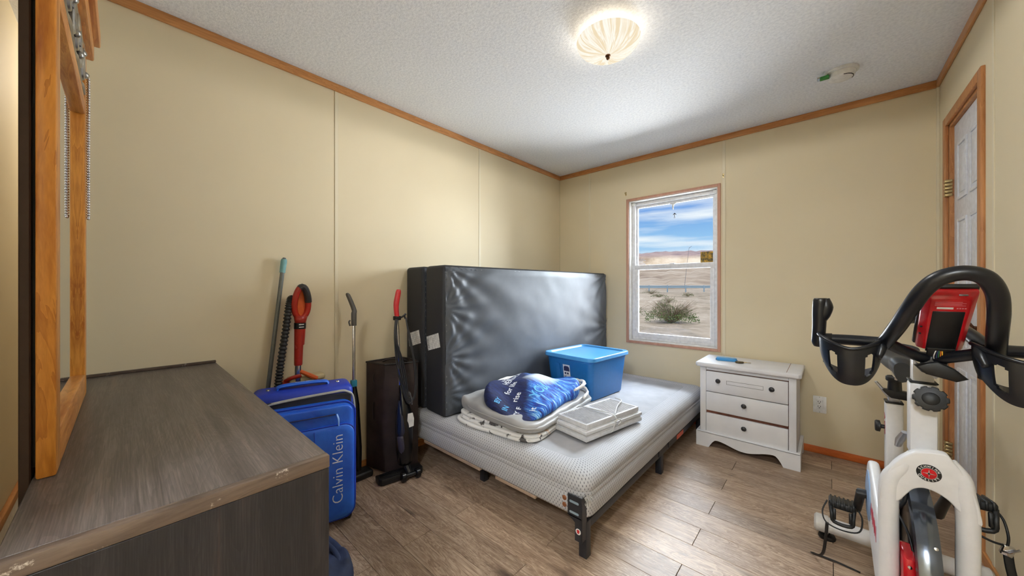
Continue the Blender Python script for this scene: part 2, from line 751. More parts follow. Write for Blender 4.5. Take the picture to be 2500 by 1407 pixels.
# doorway and hall behind the camera, added with a lamp to brighten the foreground
HX0, HX1, HY = -.64, .32, -1.75
box(bm, (XA, YF - .1, 0), (HX0, YF, H))
box(bm, (HX0, YF - .1, 2.06), (HX1, YF, H))
box(bm, (HX1, YF - .1, 0), (XR + .12, YF, H))
wf_ = structure(fin(bm, 'wall_front', 'wall'))
bm = bmn()
box(bm, (-1.75, HY - .1, 0), (1.25, HY, H))
box(bm, (-1.75, HY, 0), (-1.65, YF - .1, H))
box(bm, (1.15, HY, 0), (1.25, YF - .1, H))
structure(fin(bm, 'wall_added_hall', 'wall'))
bm = bmn()
box(bm, (-1.75, HY - .1, -.12), (1.25, YF - .1, -.001))
structure(fin(bm, 'floor_added_hall', 'plank'))
bm = bmn()
box(bm, (-1.75, HY - .1, H), (1.25, YF - .1, H + .1))
structure(fin(bm, 'ceiling_added_hall', 'ceiling'))
bm = bmn()
box(bm, (XA, YF, 0), (HX0, YF + .014, 0.222), 0.002)
bfr = structure(fin(bm, 'baseboard_front', 'jamb_white'))
bm = bmn()
box(bm, (XA, YF, 0.222), (HX0, YF + .018, 0.258), 0.004)
fin(bm, 'cap_moulding', 'trim_wood', bfr)

# back wall with the window hole
WX0, WX1, WZ0, WZ1 = -1.428, -0.674, 0.655, 1.990
bm = bmn()
for lo, hi in (((XL, YB + T, 0), (WX0, YB + .12, H)), ((WX1, YB + T, 0), (XR + .12, YB + .12, H)),
               ((WX0, YB + T, 0), (WX1, YB + .12, WZ0)), ((WX0, YB + T, WZ1), (WX1, YB + .12, H))):
    box(bm, lo, hi)
wb_ = structure(fin(bm, 'wall_back', 'wall_core'))
panel(wb_, (XL, YB, 0), (-1.862, YB + T, H))
bm = bmn()
for lo, hi in (((-1.842, YB, 0), (WX0, YB + T, H)), ((WX1, YB, 0), (-0.640, YB + T, H)),
               ((WX0, YB, 0), (WX1, YB + T, WZ0)), ((WX0, YB, WZ1), (WX1, YB + T, H))):
    box(bm, lo, hi)
fin(bm, 'wall_panel', 'wall', wb_)
panel(wb_, (-0.618, YB, 0), (XR, YB + T, H))
for x in (-1.852, -0.629):
    panel(wb_, (x - .011, YB - .003, 0), (x + .011, YB + T, H), 'batten', 'batten')
# right wall with the closet door opening
DY0, DY1, DZ = 2.475, 3.050, 2.055
bm = bmn()
for lo, hi in (((XR + T, YF - .1, 0), (XR + .12, DY0, H)), ((XR + T, DY1, 0), (XR + .12, YB + .12, H)), ((XR + T, DY0, DZ), (XR + .12, DY1, H)),
               ((XR + .10, DY0, 0), (XR + .12, DY1, DZ))):
    box(bm, lo, hi)
wr_ = structure(fin(bm, 'wall_right', 'wall_core'))
panel(wr_, (XR, YF, 0), (XR + T, 1.10, H))
panel(wr_, (XR, 1.12, 0), (XR + T, 2.320, H))
bm = bmn()
for lo, hi in (((XR, 2.340, 0), (XR + T, DY0, H)), ((XR, DY1, 0), (XR + T, YB, H)), ((XR, DY0, DZ), (XR + T, DY1, H))):
    box(bm, lo, hi)
fin(bm, 'wall_panel', 'wall', wr_)
for y in (1.11, 2.33):
    panel(wr_, (XR - .003, y - .011, 0), (XR + T, y + .011, H), 'batten', 'batten')
panel(wr_, (XR - .012, YB - .012, 0), (XR, YB, H - .045), 'batten', 'corner_bead')


# ceiling trims and baseboards
def crown(name, a, b, mat, inward):
    """run from a to b, 45 mm tall and 14 mm deep towards inward"""
    bm_ = bmn()
    lo = [min(a[0], b[0]), min(a[1], b[1]), H - .046]
    hi = [max(a[0], b[0]), max(a[1], b[1]), H]
    for i in (0, 1):
        if inward[i] > 0:
            hi[i] += .013
        elif inward[i] < 0:
            lo[i] -= .013
    box(bm_, lo, hi, 0.004, 2)
    return structure(fin(bm_, name, mat))


crown('trim_1', (XL, -0.17), (XL, YB), 'trim_wood_y', (1, 0))
crown('trim_2', (XL, YB), (XR, YB), 'trim_wood', (0, -1))
crown('trim_3', (XR, YF), (XR, YB), 'trim_wood_y', (-1, 0))
bm = bmn()
box(bm, (XL, YB - .011, 0), (XR, YB, .048), .003)
structure(fin(bm, 'baseboard_back', 'baseboard_wood'))
bm = bmn()
box(bm, (XL, -0.17, 0), (XL + .011, YB - .011, .048), .003)
structure(fin(bm, 'baseboard_left', 'trim_wood_y'))
bm = bmn()
box(bm, (XR - .011, YF, 0), (XR, DY0 - .045, .048), .003)
box(bm, (XR - .011, DY1 + .045, 0), (XR, YB - .011, .048), .003)
structure(fin(bm, 'baseboard_right', 'trim_wood_y'))

# ---- window
win = structure(bpy.data.objects.new('window_1', None))
col.objects.link(win)
win.location = ((WX0 + WX1) / 2, YB, WZ0)
win.matrix_basis = Matrix.Translation(win.location)


def wp(name, mat, boxes, bev=0.002):
    b = bmn()
    for lo, hi in boxes:
        box(b, lo, hi, bev, 2)
    return fin(b, name, mat, win, world=True)


tw = 0.022
wp('casing', 'window_trim', [((WX0 - tw, YB - .012, WZ0 - tw), (WX0, YB + .004, WZ1 + tw)), ((WX1, YB - .012, WZ0 - tw), (WX1 + tw, YB + .004, WZ1 + tw)),
                             ((WX0, YB - .012, WZ1), (WX1, YB + .004, WZ1 + tw)), ((WX0, YB - .012, WZ0 - tw), (WX1, YB + .004, WZ0))])
J = 0.008
wp('jamb', 'jamb_white', [((WX0, YB + .001, WZ0), (WX0 + J, YB + .115, WZ1)), ((WX1 - J, YB + .001, WZ0), (WX1, YB + .115, WZ1)),
                          ((WX0 + J, YB + .001, WZ1 - J), (WX1 - J, YB + .115, WZ1)), ((WX0 + J, YB + .001, WZ0), (WX1 - J, YB + .115, WZ0 + J))], 0.001)
a0, a1, b0, b1 = WX0 + J, WX1 - J, WZ0 + J, WZ1 - J
y0, y1 = YB + .060, YB + .110
F = 0.030
MR = 1.362                                                     # meeting rail
wp('frame', 'white_vinyl', [((a0, y0, b0), (a0 + F, y1, b1)), ((a1 - F, y0, b0), (a1, y1, b1)), ((a0 + F, y0, b1 - F), (a1 - F, y1, b1)),
                            ((a0 + F, y0, b0), (a1 - F, y1, b0 + F))])
up = wp('upper_sash', 'white_vinyl', [((a0 + F, y0 + .028, b1 - F - .022), (a1 - F, y1 - .004, b1 - F)), ((a0 + F, y0 + .028, MR - .012), (a0 + F + .016, y1 - .004, b1 - F - .022)),
                                      ((a1 - F - .016, y0 + .028, MR - .012), (a1 - F, y1 - .004, b1 - F - .022)), ((a0 + F, y0 + .028, MR - .014), (a1 - F, y1 - .004, MR + .012))])
lo_ = wp('lower_sash', 'white_vinyl', [((a0 + F - .004, y0 - .004, MR - .030), (a1 - F + .004, y0 + .026, MR + .014)), ((a0 + F - .004, y0 - .004, b0 + F - .006), (a0 + F + .030, y0 + .026, MR - .03)),
                                       ((a1 - F - .030, y0 - .004, b0 + F - .006), (a1 - F + .004, y0 + .026, MR - .03)), ((a0 + F + .03, y0 - .004, b0 + F - .006), (a1 - F - .03, y0 + .026, b0 + F + .034))], 0.003)
b = bmn()
box(b, (a0 + F + .012, y0 + .036, MR + .008), (a1 - F - .012, y0 + .039, b1 - F - .018))
fin(b, 'pane', 'pane_glass', up, world=True)
b = bmn()
box(b, (a0 + F + .026, y0 + .010, b0 + F + .030), (a1 - F - .026, y0 + .013, MR - .026))
fin(b, 'pane', 'screened_glass', lo_, world=True)
xm = (a0 + a1) / 2
wp('latch', 'plastic_white', [((xm - .022, y0 - .002, MR + .012), (xm + .022, y0 + .020, MR + .022))], .003)
wp('tilt_latch', 'plastic_white', [((a0 + .004, YB + .040, b1 - .030), (a0 + .034, YB + .060, b1 - .004)), ((a1 - .034, YB + .040, b1 - .034), (a1 - .004, YB + .060, b1 - .004))], .003)
# the tape flap and arrow on the upper pane
b = bmn()
prism(b, [(xm - .035, b1 - F - .020), (xm - .01, b1 - F - .035), (xm - .007, b1 - F - .075), (xm + .002, b1 - F - .078), (xm + .006, b1 - F - .036), (xm + .03, b1 - F - .020)], y0 + .033, y0 + .0355, 'y')
fin(b, 'tape_flap', 'plastic_white', up, world=True)
b = bmn()
az = b1 - F - .150
prism(b, [(xm + .010, az), (xm + .016, az), (xm + .016, az + .028), (xm + .026, az + .018), (xm + .027, az + .026), (xm + .013, az + .040), (xm - .001, az + .026), (xm, az + .018), (xm + .010, az + .028)], y0 + .033, y0 + .0352, 'y')
box(b, (xm + .004, y0 + .033, az - .008), (xm + .022, y0 + .0352, az - .004))
fin(b, 'arrow_mark', 'black', up, world=True)
m = Mat('amber_sticker', srgb(150, 116, 40), 0.5)
c = m.coord('Object')
m.color(m.ramp(m.noise(c, 45, 4, .7), [(0.40, srgb(84, 78, 48)), (0.52, srgb(150, 118, 40)), (0.64, srgb(206, 158, 48))]))
M['amber_sticker'] = m.m
b = bmn()
box(b, (a1 - F - .112, y0 + .033, MR + .016), (a1 - F - .014, y0 + .0355, MR + .108))
fin(b, 'sticker', 'amber_sticker', up, world=True)['label'] = 'amber and olive sticker in the pane corner'
m = Mat('pale_label', srgb(170, 176, 190), 0.5)
c = m.coord('Object')
sx = m.node('ShaderNodeSeparateXYZ')
m.link(c, sx.inputs[0])
ln = (S(m.nt, sx.outputs['Z']) * 95.0).fract().lt(0.45)
m.color(m.mix(ln, srgb(168, 176, 196), srgb(128, 138, 168)))
M['pale_label'] = m.m
b = bmn()
for i in range(5):
    box(b, (a0 + F + .02, y0 + .033, MR + .022 + i * .012), (a0 + F + .085 - (i % 3) * .012, y0 + .0345, MR + .026 + i * .012))
fin(b, 'pane_label', 'pale_label', up, world=True)

# ---- door on the right wall
door = structure(bpy.data.objects.new('door_1', None))
col.objects.link(door)
door.location = (XR, (DY0 + DY1) / 2, 0)
door.matrix_basis = Matrix.Translation(door.location)
DX = XR + .018                                                # face of the slab
slab = bmn()
box(slab, (DX, DY0 + .018, .012), (DX + .034, DY1 - .018, DZ - .018), .002)
slab_o = fin(slab, 'door_slab', 'white_door', door, world=True)
w = DY1 - DY0 - .036
for (z0, z1) in ((1.62, 1.92), (0.86, 1.52), (0.16, 0.74)):
    for i in (0, 1):
        ya = DY0 + .018 + w * (0.15 if i == 0 else 0.55)
        yb = ya + w * 0.30
        b = bmn()
        # raised moulding ring and field
        for lo, hi in (((DX - .006, ya, z0), (DX + .001, ya + .016, z1)), ((DX - .006, yb - .016, z0), (DX + .001, yb, z1)),
                       ((DX - .006, ya + .016, z0), (DX + .001, yb - .016, z0 + .016)), ((DX - .006, ya + .016, z1 - .016), (DX + .001, yb - .016, z1))):
            box(b, lo, hi, .003, 2)
        box(b, (DX - .004, ya + .034, z0 + .034), (DX + .001, yb - .034, z1 - .034), .0035, 2)
        fin(b, 'door_panel', 'white_door', slab_o, world=True)
b = bmn()
for lo, hi in (((XR - .014, DY0 - .045, 0), (XR + .002, DY0 + .004, DZ + .045)), ((XR - .014, DY1 - .004, 0), (XR + .002, DY1 + .045, DZ + .045)),
               ((XR - .014, DY0 + .004, DZ - .004), (XR + .002, DY1 - .004, DZ + .045))):
    box(b, lo, hi, .005, 2)
fin(b, 'casing', 'trim_wood_z', door, world=True)
b = bmn()
for lo, hi in (((XR + .002, DY0, 0), (XR + .06, DY0 + .016, DZ)), ((XR + .002, DY1 - .016, 0), (XR + .06, DY1, DZ)), ((XR + .002, DY0, DZ - .016), (XR + .06, DY1, DZ))):
    box(b, lo, hi, .002, 1)
fin(b, 'jamb', 'trim_wood_z', door, world=True)
for z in (1.66, .22):
    b = bmn()
    for k in range(5):
        box(b, (XR - .016, DY1 - .024, z + k * .019), (XR + .012, DY1 + .006, z + k * .019 + .0165), .004, 2)
    fin(b, 'hinge', 'brass', door, world=True)
b = bmn()
lathe(b, [(0, .062), (.020, .060), (.028, .048), (.026, .034), (.012, .026), (.011, .010), (.030, .007), (.030, 0), (0, 0)], 20,
      frame_mtx((DX, DY0 + .075, .975), (0, 1, 0), (0, 0, 1)) @ Matrix.Rotation(PI, 4, 'X'))
fin(b, 'door_knob', 'bronze', door, world=True)

# ================================================================ OUTDOORS
m = Mat('desert', srgb(196, 180, 156), 0.9)
c = m.coord('Object')
n1, n2, n3 = m.noise(c, .12, 6, .65), m.noise(c, 1.4, 5, .7), m.noise(c, 7, 4)
cc = m.ramp(n1 * .5 + n2 * .5, [(0.36, srgb(146, 136, 114)), (0.5, srgb(196, 180, 156)), (0.62, srgb(222, 208, 186))])
m.color(cc)
m.bump(n2 * .5 + n3 * .5, .6, .15)
M['desert'] = m.m
m = Mat('badland', srgb(196, 176, 150), 0.95)
c = m.coord('Object')
sx = m.node('ShaderNodeSeparateXYZ')
m.link(c, sx.inputs[0])
hz = S(m.nt, sx.outputs['Z'])
n1 = m.noise(c, .035, 7, .65)
n2 = m.noise(m.coord('Object', (.05, .05, .9)), 1.0, 5, .6)
cc = m.ramp(n1, [(0.34, srgb(150, 130, 110)), (0.5, srgb(196, 178, 154)), (0.64, srgb(216, 202, 182))])
cliff = m.ramp(hz * 0.0125, [(0.52, (0, 0, 0, 1)), (0.60, (1, 1, 1, 1))])
ccl = m.ramp(n2, [(0.35, srgb(128, 112, 118)), (0.65, srgb(178, 158, 152))])
m.color(m.mix(cliff, cc, ccl))
m.bump(n1, .8, 4.0)
M['badland'] = m.m


def gz(x, y):
    d_ = math.hypot(x, y)
    t = min(1, max(0, (d_ - 20) / 22.0))
    t = t * t * (3 - 2 * t)
    amp = min(1, max(0, (d_ - 7) / 8))
    return -0.60 + 1.25 * t + amp * (0.16 * nz(x * .22, y * .22) + 0.07 * nz(x * .9, y * .9, 3))


bm = bmn()
gr = []
radii = [4.5 + 0.0 * k for k in range(1)] + [5 + k * 0.8 for k in range(52)] + [50, 58, 70, 90, 120]
for r in radii:
    ring = []
    for k in range(131):
        a = R(15 + 150 * k / 130)
        x, y = r * math.cos(a) - .8, r * math.sin(a) + .2
        ring.append(bm.verts.new((x, y, gz(x, y))))
    gr.append(ring)
for A, B in zip(gr, gr[1:]):
    for k in range(130):
        bm.faces.new((A[k], A[k + 1], B[k + 1], B[k]))
structure(fin(bm, 'desert_ground', 'desert', sharp=180))

# mesa and eroded slopes beyond the road
bm = bmn()
gr = []
NR, NA = 46, 210
for i in range(NR):
    f_ = i / (NR - 1)
    r = 110 + 520 * f_
    ring = []
    for k in range(NA):
        a = R(20 + 140 * k / (NA - 1))
        x, y = r * math.cos(a), r * math.sin(a)
        gul = abs(nz(a * 26, r * .004, 1)) * 1.1 + .4 * abs(nz(a * 70, r * .012, 5))
        base = 0.4 + 44 * max(0, (f_ - .05)) ** 1.15
        z = base - gul * 7 * min(1, f_ * 3) * (1 - f_ * .4)
        rim = .80 + .05 * nz(a * 9, 0, 7)
        if f_ > rim:
            z += min(1, (f_ - rim) / .035) * (20 + 4 * nz(a * 14, 2, 2) + 2.0 * nz(a * 60, 1, 1))
        ring.append(bm.verts.new((x, y, z)))
    gr.append(ring)
for A, B in zip(gr, gr[1:]):
    for k in range(NA - 1):
        bm.faces.new((A[k], A[k + 1], B[k + 1], B[k]))
structure(fin(bm, 'mesa_hills', 'badland', sharp=180))

SC, CC = math.sin(R(42.1)), math.cos(R(42.1))


def along(u, fwd):
    """a spot on the ground fwd metres ahead, u across"""
    return (-SC * fwd + CC * u * fwd, CC * fwd + SC * u * fwd)


plain('leaf_green', (104, 128, 74), 0.8, grain=.35, scale=6)
plain('leaf_sage', (140, 146, 110), 0.85, grain=.3, scale=6)
plain('dry_twig', (146, 130, 108), 0.9, grain=.25)


def bush(x, y, w_, h_, label, green, n):
    z = gz(x, y)
    t = thing('desert_shrub', label, 'shrub', (x, y, z - .02), 0, 'shrubs on the desert flat')
    rnd = random.Random(int(x * 100 + y * 7))
    tw_, lf = bmn(), bmn()
    for i in range(int(n * .12)):
        a = rnd.uniform(0, 2 * PI)
        rr = w_ * .5 * rnd.uniform(.35, 1.05)
        hh = h_ * rnd.uniform(.35, .95)
        tube(tw_, [(0, 0, 0), (rr * .5 * math.cos(a), rr * .5 * math.sin(a), hh * .62), (rr * math.cos(a), rr * math.sin(a), hh)], [.012, .008, .003], 3)
    for i in range(n):
        a = rnd.uniform(0, 2 * PI)
        rr = w_ * .5 * math.sqrt(rnd.uniform(.02, 1))
        lump = .7 + .3 * nz(math.cos(a) * 2 + x, math.sin(a) * 2 + y)
        top = h_ * lump * math.sqrt(max(.05, 1 - (rr / (w_ * .52)) ** 2))
        zz = top * rnd.uniform(.3, 1)
        p = Vector((rr * math.cos(a), rr * math.sin(a), zz))
        s_ = rnd.uniform(.03, .085)
        d1 = Vector((rnd.uniform(-1, 1), rnd.uniform(-1, 1), rnd.uniform(.1, 1.4))).normalized() * s_
        d2 = Vector((rnd.uniform(-1, 1), rnd.uniform(-1, 1), rnd.uniform(-.4, .4))).normalized() * s_ * .35
        lf.faces.new([lf.verts.new(p - d2), lf.verts.new(p + d1), lf.verts.new(p + d2)])
    fin(tw_, 'twigs', 'dry_twig', t)['kind'] = 'stuff'
    fin(lf, 'foliage', 'leaf_green' if green else 'leaf_sage', t)['kind'] = 'stuff'
    return t


x, y = along(0.455, 17.5)
bush(x, y, 2.5, 1.25, 'largest green shrub in the middle of the window view', True, 2600)
x, y = along(0.585, 16.0)
bush(x + .3, y, 1.0, .7, 'dark shrub at the right edge of the lower pane', True, 800)
lab = ['small sage shrub on the desert flat behind the large shrub']
rnd = random.Random(3)
spots_ = []
while len(spots_) < 24:
    u_, fw = rnd.uniform(.05, 1.1), rnd.uniform(20, 37)
    x, y = along(u_, fw)
    if any(math.hypot(x - p[0], y - p[1]) < 2.1 for p in spots_):
        continue
    spots_.append((x, y))
    bush(x, y, rnd.uniform(.7, 1.9), rnd.uniform(.35, .8), lab[0], rnd.random() < .4, 330)

# road guard rail
plain('galvanised', (150, 172, 186), 0.45, 0.3)
rail = thing('guard_rail', 'pale blue grey highway guard rail crossing the window view', 'guard rail', (-14, 44, .4))
p0, p1 = Vector(along(.05, 43) + (1.30,)), Vector(along(1.3, 43.5) + (1.30,))
dv = (p1 - p0)
b = bmn()
prof = [(-.02, -.16), (.03, -.10), (-.02, -.02), (-.02, .02), (.03, .10), (-.02, .16), (-.05, .16), (-.05, -.16)]
nrm = Vector((dv.y, -dv.x, 0)).normalized()
A = [b.verts.new(p0 + nrm * q[0] + Vector((0, 0, q[1]))) for q in prof]
B = [b.verts.new(p1 + nrm * q[0] + Vector((0, 0, q[1]))) for q in prof]
for i in range(len(prof)):
    j = (i + 1) % len(prof)
    b.faces.new((A[i], A[j], B[j], B[i]))
fin(b, 'beam', 'galvanised', rail, world=True)
for k in range(24):
    p = p0.lerp(p1, (k + .5) / 24)
    b = bmn()
    box(b, (p.x - .06, p.y - .06, .2), (p.x + .06, p.y + .06, 1.5), .01)
    fin(b, 'rail_post', 'galvanised', rail, world=True)
b = bmn()
pts = [Vector((-18.6, 15.9, 6.1)), Vector((-10.71, 16.63, 5.45)), Vector((-6.3, 16.95, 5.3)), Vector((-4.28, 17.3, 5.33)), Vector((9, 18.3, 6.0))]
tube(b, pts, .014, 6, 8)
plain('cable', (40, 44, 54), .7)
tag(center(fin(b, 'power_line', 'cable')), 'thin dark overhead cable crossing the sky in the window', 'cable')
x, y = along(.492, 95)
b = bmn()
tube(b, [(x, y, 1.0), (x + .5, y + .2, 6.5), (x + 1.1, y + .4, 12.1)], [.05, .045, .04], 6)
tube(b, [(x + 1.1, y + .4, 12.0), (x + 1.7, y + .5, 12.4)], .05, 6)
plain('post_grey', (110, 116, 128), .7)
tag(center(fin(b, 'roadside_post', 'post_grey')), 'thin leaning grey post in front of the distant mesa', 'post')

# ================================================================ CEILING LIGHT AND DETECTOR
LX, LY = -0.80, 1.585
lamp = thing('ceiling_light', 'glowing swirled glass bowl ceiling light with a bronze finial', 'ceiling light', (LX, LY, H))
b = bmn()
lathe(b, [(0, 0), (.068, 0), (.070, -.012), (.062, -.024), (.020, -.030), (.010, -.034), (.010, -.10), (0, -.10)], 32)
fin(b, 'base', plain('lamp_base', (206, 200, 180), .4).m, lamp)
m = Mat('alabaster')
c = m.coord('Object')
# veins swirl out of the middle
sx = m.node('ShaderNodeSeparateXYZ')
m.link(c, sx.inputs[0])
gx, gy = S(m.nt, sx.outputs['X']), S(m.nt, sx.outputs['Y'])
ang = gy._m('ARCTAN2', gx)
rad = (gx * gx + gy * gy)._m('SQRT')
cmb = m.node('ShaderNodeCombineXYZ')
m.link(ang * 2.2 + rad * 4.0, cmb.inputs[0])
m.link(rad * 3.0, cmb.inputs[1])
vn = m.noise(cmb.outputs[0], 2.4, 3, .6, .6)
vein = m.ramp(vn, [(0.44, (0.25, 0.25, 0.25, 1)), (0.54, (1, 1, 1, 1)), (0.66, (0.3, 0.3, 0.3, 1))])
out = m.nt.nodes['Material Output']
m.nt.nodes.remove(m.b)
em = m.node('ShaderNodeEmission')
hue = m.mix(vein, (0.80, 0.62, 0.36, 1), (1.0, 0.97, 0.88, 1))
m.link(hue, em.inputs[0])
em.inputs[1].default_value = LAMP_BOWL
tl = m.node('ShaderNodeBsdfDiffuse')
tl.inputs[0].default_value = (.10, .095, .08, 1)
ash = m.node('ShaderNodeAddShader')
m.link(em.outputs[0], ash.inputs[0])
m.link(tl.outputs[0], ash.inputs[1])
m.link(ash.outputs[0], out.inputs['Surface'])
M['alabaster'] = m.m
b = bmn()
prof = [(.148 * math.sin(a), -.105 + .058 * (1 - math.cos(a)) * 1.15) for a in [PI / 2 * k / 14 for k in range(15)]]
prof = [(.012, -.105)] + prof[1:] + [(.151, -.036), (.146, -.034)]
lathe(b, prof, 48)
fin(b, 'bowl', 'alabaster', lamp, sharp=60)
b = bmn()
lathe(b, [(0, -.100), (.012, -.104), (.013, -.109), (.006, -.113), (.009, -.119), (.005, -.126), (0, -.127)], 16)
fin(b, 'finial', 'bronze', lamp)
pd = bpy.data.lights.new('bulb', 'POINT')
pd.energy = BULB
pd.color = (1.0, 0.86, 0.66)
pd.shadow_soft_size = .03
po = bpy.data.objects.new('bulb', pd)
col.objects.link(po)
po.parent = lamp
po.location = (0, 0, -.062)
# what the bowl throws down into the room
pd = bpy.data.lights.new('bowl_glow', 'SPOT')
pd.energy = LAMP_DOWN
pd.color = (1.0, 0.99, 0.97)
pd.spot_size = R(180)
pd.spot_blend = .04
pd.shadow_soft_size = .10
po = bpy.data.objects.new('bowl_glow', pd)
col.objects.link(po)
po.parent = lamp
po.location = (0, 0, -.135)

det = thing('smoke_detector', 'round white ceiling smoke detector with a green pull tab', 'smoke detector', (.055, 2.755, H))
b = bmn()
lathe(b, [(0, 0), (.074, 0), (.074, -.010), (.066, -.013), (0, -.013)], 36)
fin(b, 'mount_ring', 'plastic_white', det)
b = bmn()
lathe(b, [(0, -.012), (.060, -.012), (.062, -.020), (.056, -.038), (.040, -.046), (0, -.048)], 36)
body = fin(b, 'body', 'plastic_white', det)
b = bmn()
for k in range(5):
    a = R(-70 + k * 22)
    box(b, (-.009, -.0015, -.0015), (.009, .0015, .0015), 0, 1, Matrix.Translation((.050 * math.cos(a), .050 * math.sin(a), -.0415)) @ Matrix.Rotation(a + PI / 2, 4, 'Z'))
fin(b, 'vent', 'dark_slot', body)
b = bmn()
box(b, (-.092, -.050, -.034), (-.052, -.022, -.018), .003)
fin(b, 'pull_tab', plain('tab_green', (52, 140, 62), .5).m, det)
b = bmn()
box(b, (-.104, -.050, -.034), (-.092, -.026, -.016), .003)
fin(b, 'tab_end', 'clear_plastic', det)

# ================================================================ DRESSER AND MIRROR
DX0, DX1, DYa, DYb, DH = XL + .006, -0.804, -0.118, 0.299, 0.794
dr = thing('dresser', 'long dark brown wood grain dresser with worn edges', 'dresser', ((DX0 + DX1) / 2, (DYa + DYb) / 2, 0))
b = bmn()
box(b, (DX0, DYa, DH - .024), (DX1 - .019, DYb, DH), .0015, 1)
top = fin(b, 'top', 'dresser_top', dr, world=True)
b = bmn()
box(b, (DX1 - .019, DYa, DH - .026), (DX1 + .001, DYb, DH + .0005), .002, 2)
fin(b, 'edge_strip', 'dresser_edge', dr, world=True)
b = bmn()
box(b, (DX0, DYa, DH), (DX0 + .012, DYb, DH + .012), .002, 1)
fin(b, 'end_ledge', 'dresser_edge', dr, world=True)
for xa in (DX1 - .022, DX0):
    b = bmn()
    box(b, (xa, DYa + .001, 0), (xa + .022, DYb - .001, DH - .0265), .0015, 1)
    fin(b, 'end_panel', 'dresser_end', dr, world=True)
b = bmn()
box(b, (DX0 + .022, DYa, .03), (DX1 - .022, DYa + .008, DH - .03))
fin(b, 'back_panel', 'mirror_back', dr, world=True)
b = bmn()
box(b, (DX0 + .022, DYb - .03, 0), (DX1 - .022, DYb - .02, DH - .03))
fin(b, 'carcass', 'dresser_end', dr, world=True)
dw = (DX1 - DX0 - .05) / 2
for r_ in range(3):
    for c_ in range(2):
        xa = DX0 + .024 + c_ * (dw + .003)
        za = .08 + r_ * .23
        b = bmn()
        box(b, (xa, DYb - .02, za), (xa + dw, DYb - .002, za + .224), .002, 1)
        d_ = fin(b, 'drawer', 'dresser_top', dr, world=True)
        b = bmn()
        tube(b, [(xa + dw / 2 - .05, DYb - .004, za + .15), (xa + dw / 2 - .05, DYb + .012, za + .15), (xa + dw / 2 + .05, DYb + .012, za + .15), (xa + dw / 2 + .05, DYb - .004, za + .15)], .004, 8)
        fin(b, 'pull', 'steel', d_, world=True)

mx0, mx1, my0, my1, mz0, mz1 = -1.900, -1.108, -0.113, -0.088, DH, 1.975
mir = thing('dresser_mirror', 'tall oak framed mirror standing on the dark dresser', 'mirror', ((mx0 + mx1) / 2, (my0 + my1) / 2, DH))
ST, RB, RT = .060, .075, .045
RAILZ = 1.735
b = bmn()
box(b, (mx1 - ST, my0, mz0), (mx1, my1, mz1), .004, 2)
fin(b, 'stile', 'oak_z', mir, world=True)
b = bmn()
box(b, (mx0, my0, mz0), (mx0 + ST, my1, mz1), .004, 2)
fin(b, 'stile', 'oak_z', mir, world=True)
for z0, z1 in ((mz0 + .001, mz0 + RB), (RAILZ, RAILZ + .050), (1.930, 1.975)):
    b = bmn()
    box(b, (mx0 + ST, my0, z0), (mx1 - ST, my1, z1), .004, 2)
    fin(b, 'rail', 'oak_x', mir, world=True)
b = bmn()
box(b, (mx0 + ST - .006, my0 + .004, mz0 + RB - .006), (mx1 - ST + .006, my0 + .009, RAILZ + .006))
fin(b, 'glass', 'mirror_glass', mir, world=True)
b = bmn()
box(b, (mx0 + .01, my0 - .020, mz0 - .30), (mx0 + .08, my0 - .006, mz1 - .05), .002, 1)
box(b, (mx1 - .085, my0 - .020, mz0 - .30), (mx1 - .012, my0 - .006, mz1 - .05), .002, 1)
fin(b, 'support_post', 'mirror_back', mir, world=True)
b = bmn()
box(b, (mx0 + .02, my0 - .006, mz0 + .02), (mx1 - .02, my0, mz1 - .02))
fin(b, 'backing', 'black_gap', mir, world=True)
# crown moulding
b = bmn()
for k, (dz0, dz1, ov) in enumerate(((1.950, 2.010, .014), (2.008, 2.062, .026))):
    box(b, (mx0 - ov, my0 - .004, dz0), (mx1 + ov * .6, my1 + ov * 1.2, dz1), .006, 2)
fin(b, 'crown', 'oak_x', mir, world=True)
# pewter scroll work in the head panel
b = bmn()
yS = my1 - .004
for k in range(6):
    cx_ = mx0 + ST + .06 + k * .105
    s_ = 1 if k % 2 else -1
    pts = []
    for q in range(26):
        a = q / 25 * 3.4 * PI
        rr = .040 * (1 - q / 30)
        pts.append((cx_ + s_ * rr * math.cos(a), yS, 1.870 + rr * math.sin(a) * 1.55))
    tube(b, pts, .0065, 7)
tube(b, [(mx0 + ST, yS, 1.805 + .012 * math.sin(k)) for k in range(1)] + [(mx0 + ST + k * .045, yS, 1.80 + .012 * math.sin(k * 1.4)) for k in range(1, 15)], .006, 7, 3)
tube(b, [(mx0 + ST + k * .045, yS, 1.938 + .008 * math.sin(k * 1.7)) for k in range(15)], .006, 7, 3)
for k in range(7):
    bmesh.ops.create_uvsphere(b, u_segments=10, v_segments=6, radius=.011, matrix=Matrix.Translation((mx0 + ST + .02 + k * .1, yS + .004, 1.86 + .03 * math.sin(k * 2))))
fin(b, 'scrollwork', 'pewter', mir, world=True)

